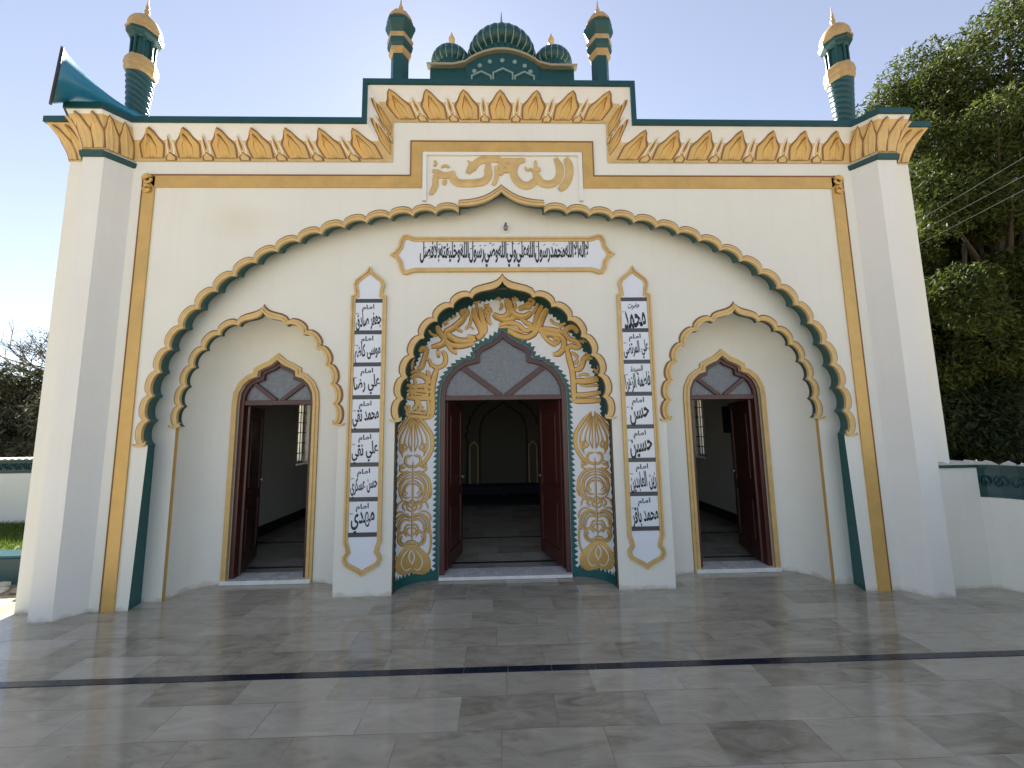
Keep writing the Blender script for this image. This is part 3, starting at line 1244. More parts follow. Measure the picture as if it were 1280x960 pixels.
for i in range(NSEG):
    Ls = seglen(i)
    k = min(i, NSEG - 1 - i)
    if k == 0:
        continue
    if k in (1, 2, 3, 4):                     # carved capital: closer, taller leaves
        n = max(1, round(Ls / .105))
        for q in range(n):
            leaf(mb, i, (q + .5) / n, .50 / n, .03, .93, .020, GOLDL, veins=.008)
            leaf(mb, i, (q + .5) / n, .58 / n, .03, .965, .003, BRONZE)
        continue
    if i == NSEG // 2:
        pitch = .366
    elif k == 5:
        pitch = .356
    else:
        pitch = .30
    n = max(1, round(Ls / pitch))
    for q in range(n):
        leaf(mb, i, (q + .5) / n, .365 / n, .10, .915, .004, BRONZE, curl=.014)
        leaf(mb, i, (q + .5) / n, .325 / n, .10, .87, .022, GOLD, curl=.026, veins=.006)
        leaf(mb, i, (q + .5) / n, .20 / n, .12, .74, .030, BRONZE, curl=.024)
        leaf(mb, i, (q + .5) / n, .17 / n, .12, .69, .036, GOLD, curl=.028, veins=.008)
    for q in range(n + 1 if k == 5 else n - 1):
        a = (q if k == 5 else q + 1) / n
        if .02 < a < .98:
            leaf(mb, i, a, .095 / n, .26, .70, .010, GOLDL)
            leaf(mb, i, a, .115 / n, .22, .76, .004, WHITE)
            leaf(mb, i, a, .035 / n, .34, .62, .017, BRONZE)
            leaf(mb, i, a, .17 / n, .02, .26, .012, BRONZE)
            leaf(mb, i, a, .14 / n, .02, .23, .018, GOLDL)
mb.build('leaf_frieze', cornice, smooth=True)

mb = MB()                                     # green slab edge that follows the roofline
r0, r1, r2, r3 = [], [], [], []
for (fun, sv) in CS:
    p = fun(1.0)
    d = fun(1.0) - fun(.5)
    d.z = 0
    if abs(sv.x) > 0:
        d.x = 0
    d = d.normalized() * .022
    r0.append(p + Vector((0, .01, 0)))
    r1.append(p + d)
    r2.append(p + d + sv)
    q = p + sv
    r3.append(Vector((q.x * .97 if abs(sv.x) == 0 else q.x, q.y + .34, q.z)))
mb.grid([r0, r1, r2, r3], TEAL)
mb.build('roof_edge', mosque)

# ------------------------------------------------------------------ body: side walls, roof, back wall, parapet block
WY0, WY1, WZ0, WZ1 = 3.45, 4.15, 1.0, 2.2
for s in (-1, 1):
    mb = MB()
    x0, x1 = sorted((s * 3.85, s * XE))
    mb.box((x0, .01, 0), (x1, WY0, 4.6), CREAM)
    mb.box((x0, WY1, 0), (x1, 6.0, 4.6), CREAM)
    mb.box((x0, WY0, 0), (x1, WY1, WZ0), CREAM)
    mb.box((x0, WY0, WZ1), (x1, WY1, 4.6), CREAM)
    sw = mb.build('side_wall', mosque)
    mb = MB()
    xw = s * 4.1
    for a, b in (((WY0, WZ0), (WY0 + .05, WZ1)), ((WY1 - .05, WZ0), (WY1, WZ1)), ((WY0 + .05, WZ0), (WY1 - .05, WZ0 + .05)), ((WY0 + .05, WZ1 - .05), (WY1 - .05, WZ1)), ((WY0 + .43, WZ0 + .05), (WY0 + .47, WZ1 - .05))):
        xa, xb = sorted((xw - .03, xw + .03))
        mb.box((xa, a[0], a[1]), (xb, b[0], b[1]), TIN)
    wf = mb.build('window', sw)
    mb = MB()
    for q in range(1, 6):
        z = WZ0 + q * (WZ1 - WZ0) / 6
        mb.tube([(xw - s * .05, WY0, z), (xw - s * .05, WY1, z)], .009, DARK, 6)
    for q in range(1, 7):
        y = WY0 + q * (WY1 - WY0) / 7
        mb.tube([(xw - s * .05, y, WZ0), (xw - s * .05, y, WZ1)], .009, DARK, 6)
    mb.build('window_grille', wf)
    mb = MB()
    xs = sorted((s * 3.85, s * 3.835))
    mb.box((xs[0], .78, .002), (xs[1], 5.8, .16), DARK)
    mb.build('skirting', sw)

mb = MB()
mb.box((-XE, .02, 4.6), (XE, 6.0, 4.83), CREAM)
mb.box((-XR - .2, .012, 4.832), (XR + .2, .34, 5.28), WHITE)
mb.build('roof_slab', mosque)
mb = MB()
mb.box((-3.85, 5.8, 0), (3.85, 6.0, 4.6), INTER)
back = mb.build('back_wall', mosque)
mb = MB()
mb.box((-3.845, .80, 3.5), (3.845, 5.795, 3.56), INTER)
mb.build('ceiling', mosque)

# inner face of the front wall with three door openings
mb = MB()
pl = [(-3.85, 0)]
for k in (-1, 0, 1):
    o_ = outline(D_CEN if k == 0 else D_SIDE, DOORX[k])
    pl += [tuple(p) for p in o_]
pl += [(3.85, 0), (3.85, 4.6), (-3.85, 4.6)]
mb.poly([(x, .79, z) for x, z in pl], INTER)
mb.build('inner_wall', mosque)

# prayer niche on the back wall
S_M = scallop(.86, 1.0, 2.2, 1.35, 0, 6, .25, [(x * .75, z * .75) for x, z in TIPS], .04)
mih = part_empty('prayer_niche', mosque)
mb = MB()
c = off(S_M, 0)
c2 = off(S_M, .05)
frame_band(mb, [(-.94, 0.05)] + [tuple(p) for p in c2] + [(.94, .05)], [(-.89, .05)] + [tuple(p) for p in c] + [(.89, .05)], 5.8, 5.77, DARK, closed=False)
D_M = [(.56, 0.05), (.56, 1.55), (.53, 1.75), (.44, 1.93), (.30, 2.05), (.15, 2.13), (0, 2.25)]
om = outline(D_M, 0)
oo = offset2(om, .045)
frame_band(mb, oo, om, 5.8, 5.765, DARK, closed=False)
for s in (-1, 1):
    pz = [(s * .62, .30), (s * .62, 1.2), (s * .73, 1.32), (s * .84, 1.2), (s * .84, .30), (s * .73, .2)]
    frame_band(mb, pz, offset2(pz, -.02 * s, True), 5.8, 5.775, GOLDL)
mb.build('niche_outline', mih)

# ------------------------------------------------------------------ doors
LABD = {-1: 'left', 0: 'double', 1: 'right'}


def build_door(k):
    cx = DOORX[k]
    half = D_CEN if k == 0 else D_SIDE
    yf = niches[k].y1
    wt = .058 if k == 0 else .05
    zt_ = 1.965 if k == 0 else 1.94
    root = part_empty('doorway', mosque)
    ol = outline(half, cx)
    il = offset2(ol, -wt)
    il[0][1] = il[-1][1] = 0
    mb = MB()
    frame_band(mb, ol, il, yf + .11, yf + .02, WOOD, closed=False)
    hw = half[0][0]
    mb.box((cx - hw + wt, yf + .03, zt_), (cx + hw - wt, yf + .10, zt_ + .055), WOOD)
    # V shaped glazing bars
    for s in (-1, 1):
        x1, z1 = (.50, 2.37) if k == 0 else (.30, 2.205)
        w_ = .032 if k == 0 else .024
        p, q = Vector((cx + s * .03, 0, zt_ + .05)), Vector((cx + s * x1, 0, z1))
        d = (q - p).normalized()
        n = Vector((-d.z, 0, d.x)) * w_
        ps = [p - n, p + n, q + n, q - n]
        mb.add([(a.x, yf + .035, a.z) for a in ps] + [(a.x, yf + .09, a.z) for a in ps],
               [(0, 1, 2, 3), (4, 5, 6, 7), (0, 1, 5, 4), (1, 2, 6, 5), (2, 3, 7, 6), (3, 0, 4, 7)], WOOD)
    mb.build('door_frame', root, bevel=.004)
    # frosted fanlight
    mb = MB()
    fan = [(p[0], p[1]) for p in offset2(ol, -wt * .6) if p[1] > 1.9]
    fan = [(fan[0][0], zt_ + .03)] + fan + [(fan[-1][0], zt_ + .03)]
    mb.poly([(x, yf + .062, z) for x, z in fan], FROST)
    mb.build('fanlight', root)
    # plaster reveal between the niche and the room
    mb = MB()
    mb.grid([[(p[0], yf, p[1]) for p in ol], [(p[0], .79, p[1]) for p in ol]], CREAM)
    mb.build('door_reveal', root)
    # threshold
    mb = MB()
    hw2 = hw + (.0 if k == 0 else .06)
    mb.box((cx - hw2 + .003, yf - .045, .001), (cx + hw2 - .003, .79, .036 if k == 0 else .045), SILL)
    mb.build('threshold', root, bevel=.006)
    # leaves, opened into the room
    leaves = [(-1, 9), (1, 17)] if k == 0 else [(k, -14 if k > 0 else -20)]
    for s, ang in leaves:
        wl = hw - wt - .01 if k == 0 else 2 * hw - 2 * wt - .02
        hx, hy = cx + s * (hw - wt - .002), yf + .10
        a = rad(ang)
        d = Vector((-s * math.sin(a), math.cos(a), 0))      # from hinge into the room
        t = Vector((d.y, -d.x, 0)) * (.02)
        mb = MB()

        def slab(u0, u1, z0, z1, th, m=WOOD):
            h = Vector((hx, hy, 0))
            vs_ = []
            for z in (z0, z1):
                for u, sg in ((u0, -1), (u1, -1), (u1, 1), (u0, 1)):
                    p = h + d * u + t * (sg * th)
                    vs_.append((p.x, p.y, z))
            mb.add(vs_, [(0, 3, 2, 1), (4, 5, 6, 7), (0, 1, 5, 4), (1, 2, 6, 5), (2, 3, 7, 6), (3, 0, 4, 7)], m)
        zt2 = zt_ - .005
        slab(.0, .085, .06, zt2, 1)
        slab(wl - .085, wl, .06, zt2, 1)
        for z0, z1 in ((.06, .22), (.80, .92), (zt2 - .11, zt2)):
            slab(.085, wl - .085, z0, z1, .96)
        slab(.085, wl - .085, .22, .80, .4)
        slab(.085, wl - .085, .92, zt2 - .11, .4)
        slab(.15, wl - .15, .28, .74, .75)
        slab(.15, wl - .15, .98, zt2 - .17, .75)
        lf = mb.build('door_leaf', root, bevel=.004)
        mb = MB()
        h = Vector((hx, hy, 1.02)) + d * (wl - .04)
        nrm = t.normalized() * s
        for sg in (-1, 1):
            mb.tube([h + nrm * .02 * sg, h + nrm * .06 * sg, h + nrm * .06 * sg - d * .10], .009, STEEL, 8)
        mb.build('door_handle', lf, smooth=True) if False else mb.build('handle', root, smooth=True)
    # raised gold border of the side doors
    if k:
        mb = MB()
        bo = offset2(ol, .062)
        bm_ = offset2(ol, .03)
        for q in (bo, bm_):
            q[0][1] = q[-1][1] = 0
        frame_band(mb, bm_, ol, yf + .004, yf - .03, GOLDL, closed=False)
        frame_band(mb, bo, bm_, yf + .004, yf - .02, GOLDL, closed=False)
        mb.build('gold_border', root)


for k in (-1, 0, 1):
    build_door(k)

# ------------------------------------------------------------------ rooftop: minarets, turrets, pavilion


def minaret(parent):
    c = (0, 0, 0)
    root = part_empty('minaret', parent)
    base = Vector((-4.01, .10, 4.86))
    mb = MB()
    hs = np.linspace(0, .72, 64)
    prof = [((.086 + .034 * (h / .72) ** 1.6), h) for h in hs]
    mb.lathe(prof, base, TEAL, 40, twist=lambda a, h: 1 + .035 * math.sin(5 * a * 1 + h * 95))
    mb.build('shaft', root, smooth=False)
    mb = MB()
    mb.lathe([(0.1137, .71), (0.1355, .735), (0.1402, .76), (0.1402, .80), (0.1468, .81), (0.1468, .84), (0.1355, .90), (0.1256, .915), (0.0992, .92)], base, GOLDB, 8)
    mb.build('balcony', root)
    mb = MB()
    mb.lathe([(0.0853, .91), (0.0853, 1.16)], base, TEALD, 8)
    for q in range(8):
        a = 2 * PI * q / 8
        p = base + Vector((.097 * math.cos(a), .097 * math.sin(a), 0))
        mb.lathe([(0.0172, .915), (0.0119, .95), (0.0119, 1.10), (0.0198, 1.16)], p, TEAL, 8)
    mb.build('lantern', root, smooth=True)
    mb = MB()
    mb.lathe([(0.0992, 1.15), (0.1157, 1.17), (0.1488, 1.19), (0.1534, 1.205), (0.1488, 1.235), (0.1256, 1.25)], base, TEAL, 8)
    mb.build('eave', root)
    mb = MB()
    mb.lathe([(0.1607, 1.235), (0.1629, 1.26), (0.1531, 1.28)], base, GOLDB, 8)
    mb.lathe([(0.1419, 1.262), (0.1457, 1.30), (0.1345, 1.36), (0.1084, 1.41), (0.0747, 1.45), (0.0411, 1.475), (0.0224, 1.50)], base, GOLDB, 32,
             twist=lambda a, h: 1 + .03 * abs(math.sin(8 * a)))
    mb.build('dome', root, smooth=True)
    mb = MB()
    mb.lathe([(0.0231, 1.48), (0.0298, 1.50), (0.0198, 1.52), (0.0251, 1.545), (0.0198, 1.57), (0.0132, 1.585), (0.0185, 1.605), (0.0119, 1.63), (0.0079, 1.66), (0.0026, 1.74)], base, GOLDB, 14)
    mb.build('finial', root, smooth=True)
    return root


m0 = minaret(mosque)
m1 = copy_tree(m0, mosque)
m1.location = (4.01 + 3.985, 0, .0)


def turret(parent):
    root = part_empty('turret', parent)
    base = Vector((-1.14, .10, 5.28))
    mb = MB()
    mb.lathe([(.10, 0), (.10, .56)], base, TEAL, 6)
    mb.build('shaft', root)
    mb = MB()
    mb.lathe([(.10, .555), (.125, .59), (.13, .62), (.12, .63)], base, GOLDB, 6)
    mb.build('collar', root)
    mb = MB()
    mb.lathe([(.142, .73), (.150, .75), (.150, .78), (.13, .80), (.11, .805)], base, GOLDB, 6)
    mb.build('collar', root)
    mb = MB()
    mb.lathe([(.115, .63), (.14, .67), (.148, .71), (.14, .735)], base, TEALD, 6)
    mb.build('bulge', root)
    mb = MB()
    mb.lathe([(.105, .80), (.12, .83), (.15, .88), (.172, .93), (.172, .965), (.15, .99)], base, TEALD, 6)
    mb.build('bulge', root)
    mb = MB()
    mb.lathe([(.15, .985), (.14, 1.0), (.135, 1.04), (.11, 1.09), (.07, 1.135), (.035, 1.16), (.028, 1.19)], base, GOLDB, 24, twist=lambda a, h: 1 + .03 * abs(math.sin(6 * a)))
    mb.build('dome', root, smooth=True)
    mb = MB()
    mb.lathe([(.025, 1.16), (.034, 1.19), (.02, 1.215), (.026, 1.235), (.012, 1.26), (.004, 1.36)], base, GOLDB, 12)
    mb.build('finial', root, smooth=True)
    return root


t0 = turret(mosque)
t1 = copy_tree(t0, mosque)
t1.location = (1.14 * 2 + .02, 0, 0)

# pavilion of three ribbed domes
PX, PY = .03, .12
pav = part_empty('rooftop_pavilion', mosque)
mb = MB()
mb.box((PX - .83, PY, 5.26), (PX + .83, PY + .75, 5.76), TEAL)
arcx = np.linspace(-.42, .42, 21)


def arcz(x):
    return 5.79 + .165 * max(0, math.cos(x / .42 * PI / 2)) ** .8


mb.poly([(PX - .42, PY - .02, 5.27)] + [(PX + x, PY - .02, arcz(x) - .02) for x in arcx] + [(PX + .42, PY - .02, 5.27)], TEAL)
mb.grid([[(PX + x, PY - .02, arcz(x) - .02) for x in arcx], [(PX + x, PY + .75, arcz(x) - .02) for x in arcx]], TEAL)
mb.build('pavilion_body', pav)
mb = MB()
eave = [(-.86, 5.755), (-.56, 5.755)] + [(x, arcz(x)) for x in np.linspace(-.42, .42, 21)] + [(.56, 5.755), (.86, 5.755)]
rows = []
for dy, dz in ((.02, 0), (-.05, .0), (-.055, .022), (.02, .04)):
    rows.append([(PX + x, PY + dy, z + dz) for x, z in eave])
mb.grid(rows, PALE)
mb.build('pavilion_eave', pav)
mb = MB()
for x0, x1, zt3 in ((-.36, -.125, 5.70), (-.115, .125, 5.74), (.135, .37, 5.70)):
    fr = [(PX + x0, 5.44), (PX + x0, zt3 - .06), (PX + (x0 + x1) / 2, zt3), (PX + x1, zt3 - .06), (PX + x1, 5.44)]
    ins = offset2(fr, -.018, True)
    frame_band(mb, fr, ins, PY - .02, PY - .036, TEALL)
for q in range(7):
    a = PI * (q + .5) / 7
    x, z = PX + .33 * math.cos(a), 5.66 + .18 * math.sin(a)
    mb.lathe([(.026, 0), (.026, .008), (.014, .016), (.0, .018)], (x, PY - .02, z), TEALL, 10, axis=(Vector((1, 0, 0)), Vector((0, 0, 1)), Vector((0, -1, 0))))
for s in (-1, 1):
    fr = [(PX + s * .46, 5.36), (PX + s * .48, 5.46), (PX + s * .62, 5.52), (PX + s * .76, 5.46), (PX + s * .78, 5.36)]
    if s < 0:
        fr = fr[::-1]
    frame_band(mb, fr, offset2(fr, -.016, True) if s > 0 else offset2(fr, -.016, True), PY, PY - .03, TEALL if s < 0 else GOLDL, closed=False)
mb.build('pavilion_relief', pav)


def ribdome(cx, cy, z, r, h, n):
    mb = MB()
    ctl = [(.80, 0), (.95, .09), (1.0, .22), (.975, .36), (.87, .50), (.69, .63), (.48, .75), (.29, .85), (.14, .94), (.06, 1.06)]
    prof = [(r * float(p[0]), h * float(p[1])) for p in smooth2(ctl, 3)]
    mb.lathe([(r * .78, -.22)] + prof, (cx, cy, z), TEAL, n * 6, twist=lambda a, hh: 1 + (.055 * (abs(math.cos(n / 2 * a)) ** .7 - .5) if hh > -.05 else 0))
    # pale rib lines
    for q in range(n):
        a = 2 * PI * (q + .5) / n
        if math.sin(a) > .4:
            continue
        pts = [(cx + (pr * .985 + .004) * math.cos(a), cy + (pr * .985 + .004) * math.sin(a), z + hh) for pr, hh in prof]
        mb.tube(pts, .006 if r < .3 else .008, TEALL, 4)
    return mb.build('dome', pav, smooth=True)


ribdome(PX, .52, 6.17, .425, .44, 28)
for s in (-1, 1):
    ribdome(PX + s * .635, .50, 6.10, .245, .34, 20)
for cx, z, sc_ in ((PX, 6.61, 1.4), (PX - .635, 6.44, .9), (PX + .635, 6.44, .9)):
    mb = MB()
    if sc_ > 1:
        pr = [(.05, 0), (.03, .03), (.022, .08), (.016, .2), (.004, .36)]
    else:
        pr = [(.03, 0), (.022, .04), (.02, .07), (.04, .10), (.042, .13), (.02, .18), (.004, .23)]
    mb.lathe([(r, h) for r, h in pr], (cx, .51, z), TEALL if sc_ > 1 else GOLDL, 12)
    mb.build('finial', pav, smooth=True)

# ================================================================== WRITING
FORMS = {}
for ch, base, n in (('ا', 0xFE8D, 2), ('ب', 0xFE8F, 4), ('ة', 0xFE93, 2), ('ت', 0xFE95, 4), ('ج', 0xFE9D, 4), ('ح', 0xFEA1, 4), ('خ', 0xFEA5, 4),
                    ('د', 0xFEA9, 2), ('ر', 0xFEAD, 2), ('ز', 0xFEAF, 2), ('س', 0xFEB1, 4), ('ص', 0xFEB9, 4), ('ض', 0xFEBD, 4), ('ط', 0xFEC1, 4),
                    ('ظ', 0xFEC5, 4), ('ع', 0xFEC9, 4), ('ف', 0xFED1, 4), ('ق', 0xFED5, 4), ('ك', 0xFED9, 4), ('ل', 0xFEDD, 4), ('م', 0xFEE1, 4),
                    ('ن', 0xFEE5, 4), ('ه', 0xFEE9, 4), ('و', 0xFEED, 2), ('ى', 0xFEEF, 2), ('ي', 0xFEF1, 4), ('ﻻ', 0xFEFB, 2)):
    FORMS[ch] = (base, n)


def shape_word(wd):
    wd = wd.replace('لا', 'ﻻ')
    out = []
    for i, ch in enumerate(wd):
        base, n = FORMS[ch]
        prev = i > 0 and FORMS[wd[i - 1]][1] == 4
        nxt = i < len(wd) - 1 and n == 4
        out.append(chr(base + (3 if prev and nxt else 2 if nxt else 1 if prev else 0)))
    return ''.join(reversed(out))


def text_mesh(s, bold=.0, sep=' '):
    """right-to-left line -> list of vertices (x, y) and faces"""
    line = sep.join(shape_word(x) for x in reversed(s.split()))
    cu = bpy.data.curves.new('line', 'FONT')
    cu.body = line
    cu.resolution_u = 3
    cu.offset = bold
    o = bpy.data.objects.new('line', cu)
    COL.objects.link(o)
    dg = bpy.context.evaluated_depsgraph_get()
    me = bpy.data.meshes.new_from_object(o.evaluated_get(dg))
    V = np.array([v.co[:2] for v in me.vertices])
    F = [list(p.vertices) for p in me.polygons]
    bpy.data.objects.remove(o)
    bpy.data.curves.remove(cu)
    bpy.data.meshes.remove(me)
    return V, F


def put_text(mb, s, x0, x1, z0, z1, y, m=INK, bold=.006, slope=0.0, shear=0.0, sep=' '):
    V, F = text_mesh(s, bold, sep)
    lo, hi = V.min(0), V.max(0)
    q = (V - lo) / (hi - lo)
    q[:, 1] += slope * (q[:, 0] - .5)
    q[:, 0] += shear * (q[:, 1] - .5)
    X = x0 + q[:, 0] * (x1 - x0)
    Z = z0 + q[:, 1] * (z1 - z0)
    mb.add([(a, y, b) for a, b in zip(X, Z)], F, m)


NAMES = {-1: [('امام', 'جعفر صادق'), ('امام', 'موسى كاظم'), ('امام', 'علي رضا'), ('امام', 'محمد تقي'), ('امام', 'علي نقي'), ('امام', 'حسن عسكري'), ('امام', 'مهدي')],
         1: [('حضرت', 'محمد'), ('امام', 'علي المرتضى'), ('السيدة', 'فاطمة الزهرا'), ('امام', 'حسن'), ('امام', 'حسين'), ('امام', 'زين العابدين'), ('امام', 'محمد باقر')]}
LABP = {-1: 'tall gold framed panel of seven lettered white tiles between the left door and the portal',
        1: 'tall gold framed panel of seven lettered white tiles between the portal and the right door'}
for s in (-1, 1):
    cx = s * 1.436
    root = empty('name_panel', (cx, Y1, .2), LABP[s], 'sign', 'tall panels of lettered tiles beside the portal')
    half = [(0, 3.405), (.035, 3.345), (.09, 3.30), (.145, 3.255), (.168, 3.20), (.155, 3.14), (.150, 3.09), (.187, 3.075), (.187, 1.8), (.187, .52), (.168, .47), (.160, .43), (.188, .39), (.192, .345), (.165, .295), (.11, .265), (.05, .235), (0, .195)]
    o_ = [np.array((cx + x, z)) for x, z in half] + [np.array((cx - x, z)) for x, z in half[::-1][1:-1]]
    i_ = offset2(o_, -.042, True)
    mid = offset2(o_, -.018, True)
    mb = MB()
    frame_band(mb, o_, mid, Y1 - .001, Y1 - .030, GOLDL, closed=True)
    frame_band(mb, mid, i_, Y1 - .001, Y1 - .018, GOLDL, closed=True)
    mb.build('frame', root)
    mb = MB()
    mb.poly([(p[0], Y1 - .008, p[1]) for p in offset2(o_, -.035, True)], TILEW)
    mb.build('tile_panel', root)
    z_top, pitch = 3.02, .3465
    for q in range(8):
        z = z_top - q * pitch
        mb = MB()
        mb.box((cx - .143, Y1 - .0135, z - .0215), (cx + .143, Y1 - .009, z + .0215), STRIPG)
        mb.build('grey_strip', root)
    for q, (a, b) in enumerate(NAMES[s]):
        zt4 = z_top - q * pitch - .022
        mb = MB()
        mb.box((cx - .142, Y1 - .0125, zt4 - pitch + .0445), (cx + .142, Y1 - .0085, zt4), TILEW)
        tile = mb.build('name_tile', root)
        y = Y1 - .0145
        rj = random.uniform(-.006, .006)
        mb = MB()
        put_text(mb, a, cx - .07 + rj, cx + .06 + rj, zt4 - .098, zt4 - .02, y, slope=.16, bold=.02)
        mb.build('lettering', tile)
        mb = MB()
        wn_ = min(.274, .12 + .03 * len(b))
        put_text(mb, b, cx - wn_ / 2 + rj * .3, cx + wn_ / 2 + rj * .3, zt4 - .302, zt4 - .095, y, bold=.025, slope=.22, shear=-.06)
        mb.build('lettering', tile)
        mb = MB()                             # faint small honorific at the left
        for e in range(5):
            mb.box((cx - .135 + e * .007, y, zt4 - .120 - (e % 2) * .006), (cx - .131 + e * .007, y + .001, zt4 - .112 - (e % 2) * .004), STRIPG)
        mb.build('small_script', tile)

root = empty('inscription_sign', (0.01, Y1, 3.33), 'long horizontal white sign with black script in a gold frame above the portal', 'sign')
bh = [(0, 3.735), (.5, 3.735), (.96, 3.735), (1.0, 3.745), (1.05, 3.765), (1.10, 3.755), (1.13, 3.70), (1.145, 3.63), (1.185, 3.57), (1.235, 3.537)]
r_ = [(0.015 + x, z) for x, z in bh] + [(.015 + x, 3.537 * 2 - z) for x, z in bh[::-1][1:]]
l_ = [(.03 - x, z) for x, z in r_[::-1][1:-1]]
o_ = r_ + l_
i_ = offset2(o_, -.048, True)
mid = offset2(o_, -.022, True)
mb = MB()
frame_band(mb, o_, mid, Y1 - .001, Y1 - .032, GOLDL)
frame_band(mb, mid, i_, Y1 - .001, Y1 - .020, GOLDL)
mb.build('frame', root)
mb = MB()
mb.poly([(p[0], Y1 - .008, p[1]) for p in offset2(o_, -.04, True)], TILEW)
mb.build('sign_face', root)
mb = MB()
put_text(mb, 'لااله الا الله محمد رسول الله علي ولي الله وصي رسول الله وخليفته بلا فصل'.replace('لااله', 'لا اله'), -.90, .965, 3.395, 3.695, Y1 - .0115, bold=.026, sep='')
for q in range(34):                           # vowel marks above the line
    x = -.84 + q * .054 + random.uniform(-.015, .015)
    z = random.uniform(3.60, 3.672)
    a = random.uniform(.2, .9)
    p = Vector((x, 0, z))
    d = Vector((math.cos(a), 0, math.sin(a))) * random.uniform(.008, .018)
    n = Vector((-d.z, 0, d.x)).normalized() * .0035
    mb.add([((p + e).x, Y1 - .0116, (p + e).z) for e in (-d - n, d - n, d + n, -d + n)], [(0, 1, 2, 3)], INK)
mb.build('lettering', root)

# small lamp under the point of the big arch
root = empty('wall_lamp', (.044, Y1, 3.81), 'tiny white bulb holder on the wall under the big arch point', 'lamp')
mb = MB()
mb.lathe([(.04, 0), (.045, .008), (.03, .02), (.012, .022)], (.044, Y1, 3.83), WHITE, 14, axis=(Vector((1, 0, 0)), Vector((0, 0, 1)), Vector((0, -1, 0))))
mb.build('backplate', root, smooth=True)
mb = MB()
mb.lathe([(.005, 0), (.022, .012), (.026, .03), (.02, .055), (.012, .07), (.012, .09)], (.044, Y1 - .04, 3.80), STEEL, 12)
mb.build('bulb_holder', root, smooth=True)

# ================================================================== LOUDSPEAKER
N_ = Vector((-3.93, .06, 5.06))
M_ = Vector((-4.285, -.405, 5.085))
ax = (M_ - N_).normalized()
uu = ax.cross(Vector((0, 0, 1))).normalized()
vv = uu.cross(ax)
horn = empty('loudspeaker', (-3.93, .06, 4.87), 'blue horn loudspeaker lying on the roof corner beside the left minaret', 'loudspeaker')
LH = (M_ - N_).length
mb = MB()
prof = [(.035 + .225 * (t ** 2.3), t * LH) for t in np.linspace(0, 1, 24)]
inner = [(r - .006, h) for r, h in prof[::-1]]
mb.lathe(prof + [(.268, LH + .004), (.268, LH + .016), (.255, LH + .012)] + inner, N_, BLUEH, 40, axis=(uu, vv, ax), capends=False)
mb.build('horn', horn, smooth=True)
mb = MB()
mb.lathe([(.262, LH - .004), (.274, LH), (.276, LH + .010), (.270, LH + .020), (.258, LH + .018)], N_, DARK, 40, axis=(uu, vv, ax), capends=False)
mb.build('rim', horn, smooth=True)
mb = MB()
mb.lathe([(.0, -.20), (.06, -.195), (.065, -.18), (.065, -.05), (.045, -.02), (.038, .02)], N_, BLUEH, 24, axis=(uu, vv, ax))
mb.build('driver', horn, smooth=True)
mb = MB()
c_ = N_ + ax * .05
mb.box((c_.x - .02, c_.y - .02, 4.88), (c_.x + .02, c_.y + .02, c_.z - .03), STEEL)
mb.build('bracket', horn)

# ================================================================== GROUND
mb = MB()
mb.box((-7.0, -14, -.3), (6.0, 6.0, 0), FLOORM)
tag(mb.build('courtyard_floor', None, (0, 0, 0)), None, None, kind='structure')
mb = MB()
mb.poly([(-900, -900, -.05), (900, -900, -.05), (900, 900, -.05), (-900, 900, -.05)], SOIL)
tag(mb.build('ground', None, (0, 0, 0)), None, None, kind='structure')
STRIPE = mat('dark_blue_tile', (0.022, 0.028, 0.045), 0.2, var=0.25, scale=20)
mb = MB()
for i in range(-22, 20):
    mb.box((i * .3 + .002, -1.075, -.02), (i * .3 + .298, -1.015, .004), STRIPE)
tag(mb.build('floor_stripe', None, (0, 0, 0)), None, None, kind='structure')
mb = MB()
for y in (1.04, 2.11):
    mb.box((-3.83, y, -.02), (3.83, y + .05, .004), STRIPE)
tag(mb.build('indoor_stripe', None, (0, 0, 0)), None, None, kind='structure')

# prayer carpet and low dark step at the back of the room
mb = MB()
mb.box((-3.4, 4.55, .001), (3.4, 5.70, .03), CARPET)
mb.box((-3.4, 4.50, .001), (3.4, 4.55, .024), CARPET)
tag(mb.build('prayer_carpet', None, (0, 4.5, 0)), 'dark carpet on the floor at the far end of the hall', 'carpet')
root = empty('low_bench', (0, 5.4, .03), 'low dark padded bench in front of the prayer niche inside', 'bench')
mb = MB()
mb.box((-1.5, 5.25, .10), (1.5, 5.70, .30), CARPET)
mb.build('seat', root, bevel=.03)
mb = MB()
for x in (-1.3, 0, 1.3):
    mb = MB()
    mb.box((x - .04, 5.35, .032), (x + .04, 5.6, .10), DARK)
    mb.build('foot', root)
# framed picture on the right wall of the hall
root = empty('wall_picture', (3.83, 2.3, 1.5), 'dark framed picture hanging on the inside wall behind the right door', 'picture')
mb = MB()
mb.box((3.815, 2.15, 1.5), (3.849, 2.75, 1.95), DARK)
mb.build('frame', root)
mb = MB()
mb.box((3.810, 2.19, 1.54), (3.814, 2.71, 1.91), CARPET)
mb.build('print', root)

# ================================================================== BOUNDARY WALLS


